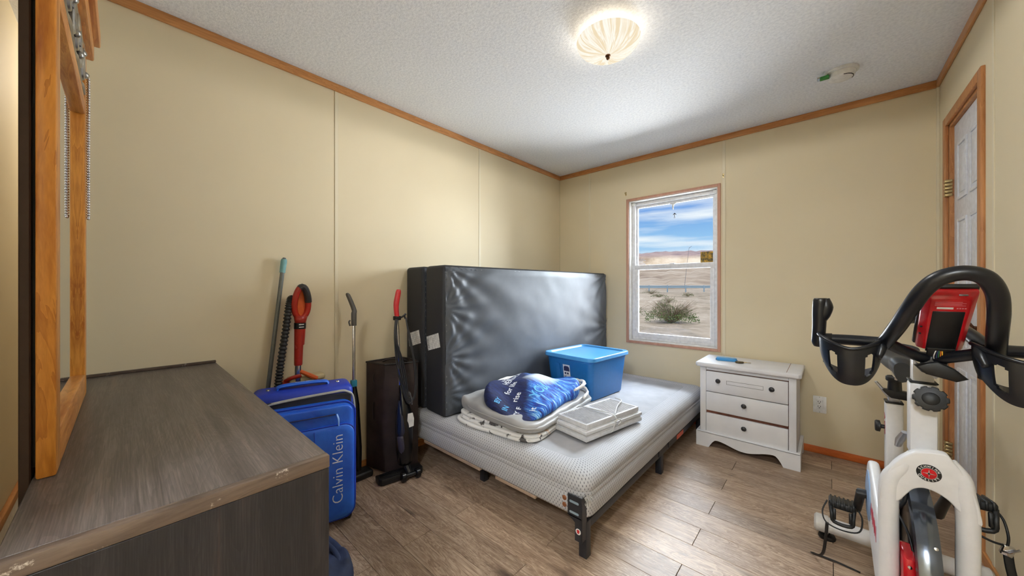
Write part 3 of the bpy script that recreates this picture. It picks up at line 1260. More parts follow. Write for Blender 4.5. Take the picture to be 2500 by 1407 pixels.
# bead strands hanging from the scrollwork
nk = thing('bead_necklace', 'silver bead necklace hanging down the far side of the mirror frame', 'necklace', (mx0 + .05, my1 + .008, 1.36))
b = bmn()
zt, zb = 1.87, 1.395
sp = .0086
for s_ in (-1, 1):
    for k in range(int((zt - zb) / sp)):
        bmesh.ops.create_icosphere(b, subdivisions=1, radius=.0046, matrix=Matrix.Translation((mx0 + .050 + s_ * .0052 + .002 * math.sin(k * .1), my1 + .0065 + s_ * .001, zb + k * sp)))
for k in range(3):
    bmesh.ops.create_icosphere(b, subdivisions=1, radius=.0046, matrix=Matrix.Translation((mx0 + .045 + k * .005, my1 + .0065, zb - .005)))
o = fin(b, 'bead_string', 'bead_silver', nk, sharp=180, world=True)
o['kind'] = 'stuff'

# ================================================================ BED
BX0, BX1, BY0, BY1 = -2.150, -0.752, 1.300, 3.215
BZ0, BZ1 = 0.170, 0.352
m = Mat('ticking', srgb(206, 206, 208), .85)
tc = m.node('ShaderNodeTexCoord')
sx = m.node('ShaderNodeSeparateXYZ')
m.link(tc.outputs['UV'], sx.inputs[0])
u, v = S(m.nt, sx.outputs['X']), S(m.nt, sx.outputs['Y'])
rowi = (v / .0125).floor()
uu = (u / .0165 + rowi * .5).fract()
vv = (v / .0125).fract()
dash = (uu - .5).abs().lt(.075) * (vv - .5).abs().lt(.30)
weave = ((u / .0033).fract() - .5).abs() + ((v / .0022).fract() - .5).abs()
basec = m.ramp(weave, [(0.25, srgb(160, 160, 164)), (0.7, srgb(204, 204, 206))])
stain = m.ramp(m.noise(m.coord('Object'), 5, 5, .65), [(0.66, (0, 0, 0, 1)), (0.8, (.55, .55, .55, 1))])
basec = m.mix(stain, basec, srgb(168, 146, 124))
m.color(m.mix(dash, basec, srgb(62, 62, 70)))
m.bump(weave, .25, .0015)
M['ticking'] = m.m
m = plain('grey_cloth', (168, 168, 171), .8, bump=.15, scale=9)
plain('frame_black', (36, 38, 44), .42)
plain('raw_pine', (170, 146, 126), .8)


def swept_band(x0, x1, y0, y1, rad, prof, capm=None):
    """profile [(inset,z)] swept round a rounded rectangle, uv = metres along"""
    bm_ = bmn()
    uvl = bm_.loops.layers.uv.new('UVMap')
    base = rrect(x1 - x0, y1 - y0, rad, 6, (x0 + x1) / 2, (y0 + y1) / 2)
    # refine the straight runs
    pts = []
    for i in range(len(base)):
        a, c_ = Vector(base[i]), Vector(base[(i + 1) % len(base)])
        nseg = max(1, int((c_ - a).length / .06))
        for k in range(nseg):
            pts.append(a.lerp(c_, k / nseg))
    n = len(pts)
    U = [0]
    for i in range(n):
        U.append(U[-1] + (pts[(i + 1) % n] - pts[i]).length)
    V = [0]
    for p, q in zip(prof, prof[1:]):
        V.append(V[-1] + math.hypot(q[0] - p[0], q[1] - p[1]))
    ccx, ccy, hw, hh = (x0 + x1) / 2, (y0 + y1) / 2, (x1 - x0) / 2, (y1 - y0) / 2
    rings = []
    for ins, z in prof:
        ring = []
        for p in pts:
            q = Vector((ccx + (p.x - ccx) * (hw - ins) / hw, ccy + (p.y - ccy) * (hh - ins) / hh))
            ring.append(bm_.verts.new((q.x, q.y, z + .0025 * nz(q.x * 6, q.y * 6, z * 9))))
        rings.append(ring)
    for j in range(len(rings) - 1):
        for i in range(n):
            i2 = (i + 1) % n
            f_ = bm_.faces.new((rings[j][i], rings[j][i2], rings[j + 1][i2], rings[j + 1][i]))
            for lp, (uu_, vv_) in zip(f_.loops, ((U[i], V[j]), (U[i + 1], V[j]), (U[i + 1], V[j + 1]), (U[i], V[j + 1]))):
                lp[uvl].uv = (uu_, vv_)
    return bm_


bs = thing('box_spring', 'white dashed ticking box spring lying flat on the low metal frame', 'box spring', ((BX0 + BX1) / 2, (BY0 + BY1) / 2, BZ0))
prof = [(.055, BZ0), (.004, BZ0 + .003), (0, BZ0 + .014), (-.002, BZ0 + .050), (-.001, BZ0 + .085), (.003, BZ0 + .089), (0, BZ0 + .094), (-.001, BZ0 + .108), (.003, BZ0 + .112), (0, BZ0 + .117),
        (.001, BZ0 + .136), (.006, BZ0 + .152), (.016, BZ0 + .168), (.032, BZ0 + .179), (.060, BZ1), (.115, BZ1 + .001), (.124, BZ1 - .004)]
fin(swept_band(BX0, BX1, BY0, BY1, .060, prof), 'border', 'ticking', bs, sharp=180, world=True)
b = bmn()
gx_, gy_ = 40, 50
vs = [[b.verts.new((BX0 + .118 + (BX1 - BX0 - .236) * i / gx_, BY0 + .118 + (BY1 - BY0 - .236) * j / gy_,
                    BZ1 - .003 + .004 * nz(i * .35, j * .08) + .003 * nz(i * .8, j * .3, 4))) for j in range(gy_ + 1)] for i in range(gx_ + 1)]
for i in range(gx_):
    for j in range(gy_):
        b.faces.new((vs[i][j], vs[i + 1][j], vs[i + 1][j + 1], vs[i][j + 1]))
fin(b, 'top_cloth', 'grey_cloth', bs, sharp=180, world=True)
b = bmn()
box(b, (BX0 + .03, BY0 + .02, BZ0 - .012), (BX1 - .03, BY1 - .03, BZ0 + .004), .002, 1)
box(b, (-1.95, BY0 + .004, BZ0 - .018), (-1.42, BY0 + .03, BZ0 + .002), .003, 1)
box(b, (-1.30, BY0 + .004, BZ0 - .016), (-1.03, BY0 + .03, BZ0 + .002), .003, 1)
fin(b, 'wood_base', 'raw_pine', bs, world=True)
b = bmn()
for zz in (.235, .205):
    lathe(b, [(0, .006), (.008, .005), (.011, .002), (.011, 0), (0, 0)], 12, frame_mtx((-.862, BY0 - .001, zz), (1, 0, 0), (0, 0, 1)))
fin(b, 'rusty_bolt', plain('rust', (150, 96, 62), .6, .4, bump=.4).m, bs, world=True)
b = bmn()
for k in range(26):
    p = Vector((BX1 - .010 + random.uniform(-.012, .012), BY0 + .010 + random.uniform(-.008, .014), .263 + random.uniform(-.02, .02)))
    tube(b, [p, p + Vector((random.uniform(0, .012), random.uniform(-.012, 0), random.uniform(-.012, .012))), p + Vector((random.uniform(.002, .02), random.uniform(-.02, 0), random.uniform(-.02, .02)))], .0012, 4)
o = fin(b, 'torn_stuffing', plain('stuffing', (190, 188, 184), .9).m, bs, world=True)
o['kind'] = 'stuff'

bf = thing('bed_frame', 'low black metal bed frame under the ticking box spring', 'bed frame', ((BX0 + BX1) / 2, (BY0 + BY1) / 2, 0))
FZ0, FZ1 = .118, .156
for xa in (BX1 - .040, BX0 + .012):
    b = bmn()
    box(b, (xa, BY0 + .03, FZ0), (xa + .026, BY1 - .02, FZ1), .003, 2)
    fin(b, 'side_rail', 'frame_black', bf, world=True)
for yy in (BY0 + .13, 2.24, BY1 - .05):
    b = bmn()
    box(b, (BX0 + .038, yy - .013, FZ0), (BX1 - .040, yy + .013, FZ1), .003, 2)
    fin(b, 'cross_rail', 'frame_black', bf, world=True)
for (xx, yy) in ((-.782, 1.335), (-.786, 2.245), (-.786, 3.15), (-1.54, 1.455), (-1.54, 2.24), (-2.11, 1.335), (-2.11, 2.245), (-2.11, 3.15)):
    b = bmn()
    box(b, (xx - .019, yy - .019, 0), (xx + .019, yy + .019, FZ1 + .002 if xx > -1 or xx < -2 else FZ0), .003, 2)
    fin(b, 'leg', 'frame_black', bf, world=True)
b = bmn()
# headboard bracket at the foot corner
yb_ = BY0 - .016
box(b, (-.838, yb_, .178), (-.766, yb_ + .005, .272), .003, 1)
prism(b, [(-.838, .185), (-.800, .160), (-.800, .085), (-.766, .085), (-.766, .185)], yb_, yb_ + .005, 'y')
box(b, (-.770, yb_, .085), (-.765, yb_ + .040, .272), .002, 1)
br = fin(b, 'bracket', 'frame_black', bf, world=True)
for zz in (.243, .198):
    b = bmn()
    prism(b, rrect(.046, .010, .0045, 4, -.804, zz), yb_ - .0008, yb_ + .001, 'y')
    fin(b, 'slot', 'galvanised', br, world=True)
b = bmn()
lathe(b, [(0, .001), (.0125, .001), (.0125, 0), (0, 0)], 20, frame_mtx((-.783, yb_ - .0005, .128), (1, 0, 0), (0, 0, 1)))
st = fin(b, 'sticker', 'plastic_white', bf, world=True)
b = bmn()
prism(b, [(-.788, .121), (-.778, .121), (-.778, .128), (-.7755, .130), (-.779, .136), (-.787, .136), (-.7905, .130), (-.788, .128)], yb_ - .0022, yb_ - .0014, 'y')
fin(b, 'sticker_mark', plain('sticker_red', (196, 40, 38), .5).m, st, world=True)
for yy in (2.245, 2.42):
    b = bmn()
    prism(b, [(yy - .07, FZ1 + .004), (yy - .05, FZ1 + .022), (yy - .03, FZ1 + .010), (yy + .07, FZ1 + .010), (yy + .07, FZ0 + .01), (yy - .07, FZ0 + .01)], BX1 - .016, BX1 - .010, 'x')
    fin(b, 'hinge_plate', 'frame_black', bf, world=True)
b = bmn()
box(b, (BX1 - .016, 2.52, FZ0 + .006), (BX1 - .0125, 2.66, FZ1 - .002))
fin(b, 'warning_label', plain('orange_label', (214, 92, 58), .5).m, bf, world=True)

# ---- two twin box springs on edge
m = Mat('black_cover', srgb(56, 58, 62), .46, 0, .55)
c = m.coord('Object')
n1, n2 = m.noise(c, 240, 2), m.noise(c, 3, 4)
m.color(m.ramp(n2, [(0.3, srgb(62, 66, 72)), (0.7, srgb(84, 88, 95))]))
m.bump(n1, .12, .001)
M['black_cover'] = m.m
m = Mat('black_ticking', srgb(40, 41, 45), .7)
m.bump(m.noise(m.coord('Object'), 300, 2), .2, .001)
M['black_ticking'] = m.m
m = Mat('law_tag', srgb(232, 232, 230), .7)
sx = m.node('ShaderNodeSeparateXYZ')
m.link(m.coord('Object'), sx.inputs[0])
ty = S(m.nt, sx.outputs['Z'])
ln = (ty * 150.0).fract().lt(.5) * m.noise(m.coord('Object', (60, 60, 8)), 4, 2).gt(.47)
m.color(m.mix(ln, srgb(234, 234, 232), srgb(150, 150, 150)))
M['law_tag'] = m.m
LEN, THK, HGT = 1.885, .222, .948


def upright(label, loc, rz, lean, tagx, puff):
    t = thing('box_spring', label, 'box spring', loc, group=None, rot=(0, 0, rz))
    # local: x = thickness (front face at x = THK/2), y = length from 0, z up
    L_ = Matrix.Rotation(lean, 4, 'Y')
    b_ = bmn()
    box(b_, (-THK / 2, 0, 0), (THK / 2 - .004, LEN, HGT), .024, 4)
    b_.transform(L_)
    fin(b_, 'body', 'black_ticking', t)
    # dust cover with pulled wrinkles on the front face
    b_ = bmn()
    ny, nzz = 150, 84
    V_ = []
    for i in range(ny + 1):
        row = []
        for j in range(nzz + 1):
            yy = .012 + (LEN - .024) * i / ny
            zz = .012 + (HGT - .024) * j / nzz
            eb = min(yy, LEN - yy, zz, HGT - zz)
            sag = .012 * min(1, eb / .05)
            # pull folds from the near edge and upper corners
            fold = 0
            for (py, pz, s0) in ((0, HGT, 1.0), (0, HGT * .72, .6), (0, HGT * .4, .7), (0, HGT * .16, .5), (LEN, HGT, .8), (LEN, HGT * .45, .5)):
                dy, dz = (yy - py), (zz - pz)
                d_ = math.hypot(dy, dz) + 1e-6
                a = math.atan2(dz, abs(dy))
                fold += s0 * math.sin(a * 15 + 2.2 * nz(d_ * 2.2, py + pz, 3)) * math.exp(-d_ / .30) * min(1, d_ / .06) * (1 if (yy - py) * (1 if py == 0 else -1) >= 0 else 0)
            xx = THK / 2 - .002 + puff * (sag + .0095 * fold + .007 * nz(yy * 2.4, zz * 3.2, 2) + .0022 * nz(yy * 6 + zz * 6, zz * 5 - yy * 2, 8))
            if eb < .003:
                xx = THK / 2 - .003
            row.append(b_.verts.new((xx, yy, zz)))
        V_.append(row)
    for i in range(ny):
        for j in range(nzz):
            b_.faces.new((V_[i][j], V_[i + 1][j], V_[i + 1][j + 1], V_[i][j + 1]))
    b_.transform(L_)
    cov = fin(b_, 'dust_cover', 'black_cover', t, sharp=180)
    b_ = bmn()
    for k in range(46):
        yy = .05 + k * .040
        box(b_, (THK / 2 - .004, yy, HGT - .024 + .002 * math.sin(k)), (THK / 2 + .001, yy + .011, HGT - .021 + .002 * math.sin(k)))
    for k in range(22):
        zz = .05 + k * .040
        box(b_, (THK / 2 - .004, .018, zz), (THK / 2 + .001, .021, zz + .011))
    b_.transform(L_)
    o_ = fin(b_, 'staples', 'steel', cov)
    o_['kind'] = 'stuff'
    # law tag on the near end
    b_ = bmn()
    box(b_, (-.073, -.0022, -.045), (.073, -.0006, .045), 0, 1, Matrix.Translation((tagx, 0, .46)) @ Matrix.Rotation(R(-15), 4, 'Y'))
    b_.transform(L_)
    fin(b_, 'law_tag', 'law_tag', t)['label'] = 'white printed tag'
    b_ = bmn()
    for k in range(11):
        box(b_, (-.066, -.0028, -.030 + k * .0055), (-.052, -.0023, -.028 + k * .0055), 0, 1, Matrix.Translation((tagx, 0, .46)) @ Matrix.Rotation(R(-15), 4, 'Y'))
    b_.transform(L_)
    fin(b_, 'tag_barcode', 'black', t)
    return t


UZ = BZ1 + .001
upright('black box spring on edge in front, its wrinkled dust cover facing the room', (-1.862, 1.322, UZ), R(-3.8), R(0.0), -.010, 1.0)
upright('black box spring on edge squeezed between the wall and its twin', (-2.104, 1.330, UZ), R(-1.4), R(0.0), .002, 0.0)

# ---- things on the bed
BT = BZ1 + .002
# printed white bedding at the bottom of the pile
m = Mat('printed_sheet', srgb(222, 220, 216), .85)
c = m.coord('Object')
n1, n2, n3 = m.noise(c, 16, 4, .6, .5), m.noise(c, 9, 3), m.noise(c, 60, 3)
blk = m.ramp(n1, [(0.57, (0, 0, 0, 1)), (0.61, (1, 1, 1, 1))])
org = m.ramp(n2, [(0.62, (0, 0, 0, 1)), (0.70, (1, 1, 1, 1))])
cc = m.mix(blk, srgb(226, 224, 222), srgb(84, 80, 80))
m.color(m.mix(org, cc, srgb(206, 150, 92)))
m.bump(n3, .2, .002)
M['printed_sheet'] = m.m
sh = thing('folded_sheet', 'white sheet printed in black and amber folded beneath the grey vinyl', 'bedding', (-1.42, 1.62, BT))
P0 = [(-1.698, 1.372), (-1.55, 1.335), (-1.36, 1.352), (-1.20, 1.372), (-1.122, 1.44), (-1.135, 1.60), (-1.20, 1.90), (-1.50, 1.98), (-1.67, 1.80), (-1.700, 1.55)]


def inset(P, s, dx=0, dy=0):
    cx_ = sum(p[0] for p in P) / len(P)
    cy_ = sum(p[1] for p in P) / len(P)
    return [(cx_ + (p[0] - cx_) * s + dx, cy_ + (p[1] - cy_) * s + dy) for p in P]


zb = BT
for k in range(3):
    Pk = inset(P0, 1.0 - .025 * k, .01 * math.sin(k * 2), .010 * k)
    Pk = [(x_ + .012 * nz(x_ * 9, y_ * 9, k), y_ + .012 * nz(x_ * 8, y_ * 8, k + 9)) for x_, y_ in Pk]
    th = .019
    bb = soft_slab(Pk, zb, lambda x_, y_, zz=zb, kk=k: zz + th + .0035 * nz(x_ * 22, y_ * 22, kk), 8, .10)
    fin(bb, 'fold', 'printed_sheet', sh, sharp=180, world=True)
    zb += th - .002
m = Mat('grey_vinyl', srgb(160, 159, 158), .38, 0, .5)
n1 = m.noise(m.coord('Object'), 60, 3)
m.color(m.ramp(m.noise(m.coord('Object'), 4, 3), [(0.3, srgb(150, 149, 148)), (0.7, srgb(170, 168, 166))]))
m.bump(n1, .06, .001)
M['grey_vinyl'] = m.m
gv = thing('folded_vinyl', 'grey vinyl airbed folded into a soft slab under the blue blanket', 'airbed', (-1.42, 1.75, zb))
P1 = [(-1.708, 1.45), (-1.66, 1.405), (-1.50, 1.372), (-1.34, 1.362), (-1.19, 1.362), (-1.125, 1.42), (-1.135, 1.60), (-1.165, 1.95), (-1.22, 2.12), (-1.50, 2.17), (-1.65, 2.12), (-1.690, 1.8)]
z_v = zb


def ztop_v(x_, y_):
    base = z_v + .060 + .030 * math.exp(-((x_ + 1.69) / .10) ** 2)
    base += .016 * math.exp(-((x_ + 1.40) / .12) ** 2 - ((y_ - 2.05) / .15) ** 2)
    ridge = .012 * math.sin(x_ * 21 + y_ * 9 + 3 * nz(x_ * 3, y_ * 3)) * math.exp(-((x_ + 1.62) / .16) ** 2)
    return base + ridge + .015 * nz(x_ * 7, y_ * 5, 3) + .007 * nz(x_ * 18, y_ * 14, 7) - .02 * max(0, x_ + 1.25) / .15


bb = soft_slab(P1, z_v, ztop_v, 26, .16, 7)
fin(bb, 'upper_fold', 'grey_vinyl', gv, sharp=180, world=True)
P1b = inset(P1, .97, .02, .02)
bb = soft_slab(P1b, z_v - .001, lambda x_, y_: z_v + .026 + .004 * nz(x_ * 14, y_ * 14), 6, .08)
fin(bb, 'lower_fold', 'grey_vinyl', gv, sharp=180, world=True)
b = bmn()
tube(b, [(-1.70, 1.50, z_v + .050), (-1.60, 1.384, z_v + .040), (-1.36, 1.352, z_v + .040), (-1.17, 1.357, z_v + .034), (-1.098, 1.42, z_v + .03)], .0028, 6, 8)
fin(b, 'welded_seam', 'grey_vinyl', gv, world=True)

m = Mat('printed_fleece', srgb(24, 34, 88), .75)
c = m.coord('Object')
sx = m.node('ShaderNodeSeparateXYZ')
m.link(c, sx.inputs[0])
ox, oy = S(m.nt, sx.outputs['X']), S(m.nt, sx.outputs['Y'])
warp = m.noise(c, 4.2, 4, .6, 1.2)
flow = m.noise(m.coord('Object', (3.0, 22.0, 6.0), rot=(0, 0, -.55)), 1.6, 4, .6, 1.6)
fine_ = m.noise(m.coord('Object', (6.0, 60.0, 10.0), rot=(0, 0, -.75)), 1.8, 4, .65, 1.4)
streak = m.ramp(flow * .62 + fine_ * .38, [(0.36, srgb(10, 18, 70)), (0.46, srgb(22, 60, 160)), (0.54, srgb(40, 126, 214)), (0.62, srgb(176, 222, 242))])
flat_ = m.ramp(fine_, [(0.35, srgb(12, 14, 44)), (0.7, srgb(28, 44, 104))])
mask = m.ramp(ox * .9 + oy * .75 + warp * .25 + .41, [(0.48, (0, 0, 0, 1)), (0.56, (1, 1, 1, 1))])
cc = m.mix(mask, flat_, streak)
dd = ((ox - .0) * (ox - .0) * 9.0 + (oy - .10) * (oy - .10) * 5.0 + warp * .10)
face = m.ramp(dd, [(0.05, (1, 1, 1, 1)), (0.16, (0, 0, 0, 1))])
cc = m.mix(face, cc, srgb(206, 214, 216))
m.color(cc)
m.bump(m.noise(c, 120, 3), .3, .003)
M['printed_fleece'] = m.m
bl = thing('folded_blanket', 'bundled navy and bright blue printed fleece blanket with white lettering', 'blanket', (-1.40, 1.74, z_v + .06))
P2 = [(-1.660, 1.70), (-1.595, 1.52), (-1.490, 1.415), (-1.360, 1.385), (-1.215, 1.392), (-1.145, 1.47), (-1.150, 1.62), (-1.180, 1.78), (-1.185, 1.95), (-1.265, 2.06), (-1.40, 2.08), (-1.56, 1.98), (-1.65, 1.86)]
z_b = z_v + .045


def ztop_b(x_, y_):
    s_ = (x_ + 1.40) * .55 + (y_ - 1.74) * .83
    q = (x_ + 1.40) * .83 - (y_ - 1.74) * .55
    hump = .088 + .020 * math.cos(q * 9) + .014 * math.sin(s_ * 17 + 1.2 + 2.0 * nz(q * 3, s_ * 2))
    hump += .022 * math.exp(-((s_ + .05) / .11) ** 2) + .008 * nz(x_ * 11, y_ * 11, 5) + .010 * nz(x_ * 5, y_ * 5, 1)
    hump -= .030 * max(0, q) / .2
    return z_b + hump


bb = soft_slab(P2, z_b, ztop_b, 30, .30, 8, .5)
tree = BVHTree.FromBMesh(bb)
fin(bb, 'fleece', 'printed_fleece', bl, sharp=180, world=True)
b = bmn()
P2c = inset(P2, 1.0)
tube(b, [(-1.165, 1.86, z_b + .075), (-1.165, 1.97, z_b + .085), (-1.22, 2.06, z_b + .080), (-1.30, 2.085, z_b + .07), (-1.20, 2.08, z_b + .02), (-1.15, 1.95, z_b + .01)], [.006, .011, .012, .010, .010, .008], 8, 5)
bq = bmn()
tube(bq, [(-1.655, 1.62, z_b + .05), (-1.672, 1.70, z_b + .06), (-1.665, 1.80, z_b + .07), (-1.62, 1.92, z_b + .08)], [.010, .016, .016, .010], 8, 5)
for vtx in list(b.verts) + list(bq.verts):
    vtx.co += Vector((nz(vtx.co.x * 60, vtx.co.y * 60, vtx.co.z * 60), nz(vtx.co.y * 60, vtx.co.z * 60, 2), nz(vtx.co.z * 60, vtx.co.x * 60, 4))) * .005
fin(b, 'sherpa_edge', plain('sherpa', (222, 218, 212), .95, bump=.6, bd=.004).m, bl, sharp=180, world=True)
fin(bq, 'sherpa_edge', 'sherpa', bl, sharp=180, world=True)
plain('print_white', (228, 232, 238), .75)
plain('print_blue', (96, 176, 228), .75)
A0 = R(107)
for (s_, sz, x_, y_, da, mt) in (('YOUR BACK', .046, -1.578, 1.745, 0, 'print_white'), ('HERE', .056, -1.520, 1.655, .05, 'print_white'), ('for life', .050, -1.440, 1.585, .05, 'print_white'),
                                 ('rise', .050, -1.350, 1.535, .05, 'print_white'), ('YOU', .086, -1.280, 1.665, 0, 'print_blue'), ('BY', .044, -1.400, 1.432, .1, 'print_blue'),
                                 ('IN', .044, -1.335, 1.425, .1, 'print_blue'), ('MY F', .040, -1.268, 1.445, .1, 'print_white'), ('it', .050, -1.200, 1.500, 0, 'print_white')):
    tb = drape(s_, sz, (x_, y_), A0 + da, tree, .0016, .0012 if sz > .06 else .0006)
    if len(tb.verts):
        fin(tb, 'lettering', mt, bl, world=True)

# tote
tt = thing('storage_tote', 'blue plastic storage tote with a recessed lid standing on the bed', 'storage tote', (-1.405, 2.430, BT), R(-5))
plain('tote_blue', (32, 112, 184), .34, grain=.03)
plain('tote_lid', (74, 152, 214), .34, grain=.03)


def loft(bm_, rings_):
    """rings of equal length closed loops"""
    prev_ = None
    for rg in rings_:
        cur = [bm_.verts.new(p) for p in rg]
        if prev_:
            n_ = len(cur)
            for i_ in range(n_):
                bm_.faces.new((prev_[i_], prev_[(i_ + 1) % n_], cur[(i_ + 1) % n_], cur[i_]))
        else:
            first_ = cur
        prev_ = cur
    return first_, prev_


def rr3(w_, h_, r_, z_, n_=6):
    return [(p[0], p[1], z_) for p in rrect(w_, h_, r_, n_)]


b = bmn()
f0, _ = loft(b, [rr3(.362, .425, .035, .0), rr3(.372, .435, .04, .008), rr3(.414, .492, .045, .268), rr3(.420, .498, .045, .270), rr3(.422, .500, .045, .292), rr3(.412, .490, .045, .292), rr3(.36, .42, .035, .02)])
b.faces.new(f0[::-1])
b.faces.new(_)
tb_ = fin(b, 'tub', 'tote_blue', tt)
b = bmn()
f0, l0 = loft(b, [rr3(.424, .502, .05, .284), rr3(.452, .532, .055, .284), rr3(.458, .538, .058, .288), rr3(.452, .532, .055, .308), rr3(.444, .524, .053, .312), rr3(.392, .470, .04, .312), rr3(.372, .450, .04, .301), rr3(.05, .06, .02, .303)])
b.faces.new(l0)
fin(b, 'lid', 'tote_lid', tt)
# paper label and grip ribs on the side facing the camera (local -y)
tilt = Matrix.Translation((0, -.2335, .140)) @ Matrix.Rotation(R(8.2), 4, 'X')
m = Mat('tote_label', srgb(226, 230, 240), .5)
M['tote_label'] = m.m
n1 = m.noise(m.coord('Object'), 90, 2)
m.color(m.ramp(n1, [(.3, srgb(220, 224, 236)), (.7, srgb(236, 238, 244))]))
b = bmn()
box(b, (-.040, -.0012, -.010), (.022, .0004, .098), 0, 1, tilt)
lb = fin(b, 'paper_label', 'tote_label', tt)
b = bmn()
prism(b, [(-.034, .050), (.018, .050), (.016, .080), (.004, .088), (-.022, .088), (-.033, .080)], -.0018, -.0012, 'y', mtx=tilt)
box(b, (-.028, -.0018, .026), (-.014, -.0012, .040), 0, 1, tilt)
box(b, (-.006, -.0018, .026), (.008, -.0012, .040), 0, 1, tilt)
for k in range(7):
    box(b, (-.004 + k * .003, -.0018, -.004), (-.0026 + k * .003, -.0012, .010), 0, 1, tilt)
for k in range(3):
    box(b, (-.034, -.0018, -.002 + k * .006), (-.012, -.0012, .001 + k * .006), 0, 1, tilt)
fin(b, 'label_print', plain('label_ink', (44, 48, 92), .6).m, lb)
b = bmn()
box(b, (-.105, -.003, -.10), (-.070, .001, .10), .001, 1, tilt)
fin(b, 'grip_rib', 'tote_blue', tb_)

# white louvred fan housing wrapped in its cord
FW, FL, FHt = .235, .500, .098
fn = thing('louvered_fan', 'flat white plastic louvred fan tied round with its cord', 'fan', (-.985, 1.845, BT + .012), R(-10.5))
plain('fan_white', (208, 208, 211), .42)
plain('fan_filter', (206, 180, 128), .8)
b = bmn()
box(b, (-FW / 2, -FL / 2, 0), (FW / 2, FL / 2, .024), .006, 2)
box(b, (-FW / 2 + .006, -FL / 2 + .004, .022), (FW / 2 - .006, FL / 2 - .004, .030), .002, 1)
low = fin(b, 'lower_tray', 'fan_white', fn)
b = bmn()
box(b, (-FW / 2 + .012, -FL / 2 + .010, .029), (FW / 2 - .012, FL / 2 - .012, .036), .001, 1)
fin(b, 'filter', 'fan_filter', fn)
b = bmn()
for k, (z0, z1, ov) in enumerate(((.034, .052, 0.0), (.050, .056, .010))):
    box(b, (-FW / 2 + ov, -FL / 2 + ov, z0), (FW / 2 - ov, FL / 2 - ov, z1), .004, 2)
fin(b, 'housing', 'fan_white', fn)
b = bmn()
box(b, (-FW / 2 + .014, -FL / 2 + .020, .054), (FW / 2 - .014, FL / 2 - .020, .076), .005, 2)
hs = fin(b, 'grille_bed', plain('grille_shade', (70, 78, 100), .6).m, fn)  # slate colour stands in for the shade between the white louvers
b = bmn()
for lo, hi in (((-FW / 2 + .012, -FL / 2 + .018, .056), (-FW / 2 + .026, FL / 2 - .018, .084)), ((FW / 2 - .026, -FL / 2 + .018, .056), (FW / 2 - .012, FL / 2 - .018, .084)),
               ((-FW / 2 + .02, -FL / 2 + .018, .056), (FW / 2 - .02, -FL / 2 + .030, .084)), ((-FW / 2 + .02, FL / 2 - .030, .056), (FW / 2 - .02, FL / 2 - .018, .084)),
               ((-FW / 2 + .02, -.012, .056), (FW / 2 - .02, .012, .083))):
    box(b, lo, hi, .004, 2)
fin(b, 'grille_frame', 'fan_white', fn)
for k in range(14):
    for s_ in (-1, 1):
        yy = s_ * (.021 + k * .0143)
        bow = .012 * (1 - abs(2 * k / 16 - 1))
        bq = bmn()
        box(bq, (-FW / 2 + .022, -.0026, -.0020), (FW / 2 - .022, .0026, .0030), .001, 1, Matrix.Translation((0, yy, .079)) @ Matrix.Rotation(R(22 * s_), 4, 'X'))
        fin(bq, 'louver', 'fan_white', fn)
b = bmn()
cordp = []
for k in range(25):
    a = 2 * PI * k / 24
    cx_, cz_ = math.cos(a), math.sin(a)
    cordp.append(((FW / 2 + .010) * max(-1, min(1, cx_ * 1.25)), .020 * math.sin(a * 2) - .03, .044 + .048 * max(-1, min(1, cz_ * 1.25))))
tube(b, cordp, .0036, 8)
tube(b, [(FW / 2 - .01, .0, .092), (FW / 2 - .08, .12, .095), (.0, .21, .098), (-.07, .245, .09)], .0034, 8, 6)
tube(b, [(FW / 2 + .006, -.03, .06), (FW / 2 + .020, -.005, .072), (FW / 2 + .018, .018, .055), (FW / 2 + .010, .005, .038)], .0034, 8, 6)
fin(b, 'cord', plain('cord_grey', (198, 198, 196), .5).m, fn)
for ya in (-.20, -.07, .05, .17):
    b = bmn()
    box(b, (-.012, FL * 0, 0), (.012, .004, .020), .002, 1, Matrix.Translation((-FW / 2 + .06 + ya * .2, -FL / 2 - .001, .034)))
    break
fin(b, 'clip', 'fan_white', fn)


# ================================================================ NIGHTSTAND AND WALL THINGS
ns = thing('nightstand', 'white painted three drawer nightstand with a scalloped base', 'nightstand', (-.427, 3.05, 0))
m = Mat('chalk_paint', srgb(226, 226, 230), .5)
c = m.coord('Object')
n1, n2 = m.noise(c, 14, 5, .7), m.noise(c, 4, 3)
scuff = m.ramp(n1, [(0.70, (0, 0, 0, 1)), (0.80, (.6, .6, .6, 1))])
m.color(m.mix(scuff, m.ramp(n2, [(.3, srgb(218, 218, 222)), (.7, srgb(232, 232, 235))]), srgb(150, 140, 136)))
m.bump(n1, .1, .002)
M['chalk_paint'] = m.m
plain('raw_mahogany', (128, 74, 54), .6, grain=.2)
NX0, NX1, NY0, NY1 = -.708, -.150, 2.868, 3.235
b = bmn()
box(b, (NX0, NY0 + .012, .06), (NX0 + .018, NY1, .580), .002, 1)
box(b, (NX1 - .018, NY0 + .012, .06), (NX1, NY1, .580), .002, 1)
box(b, (NX0, NY1 - .012, .06), (NX1, NY1, .580), .001, 1)
box(b, (NX0 + .01, NY0 + .03, .08), (NX1 - .01, NY1 - .01, .10), .001, 1)
fin(b, 'case', 'chalk_paint', ns, world=True)
b = bmn()
box(b, (NX0 + .02, NY0 + .016, .10), (NX1 - .02, NY0 + .03, .57), .001, 1)
fin(b, 'inner_frame', 'raw_mahogany', ns, world=True)
for xa, xb in ((NX0, NX0 + .040), (NX1 - .040, NX1)):
    b = bmn()
    box(b, (xa, NY0, .10), (xb, NY0 + .03, .580), .005, 2)
    fin(b, 'corner_stile', 'chalk_paint', ns, world=True)
b = bmn()
box(b, (NX0 + .040, NY0 + .004, .556), (NX1 - .040, NY0 + .03, .580), .002, 1)
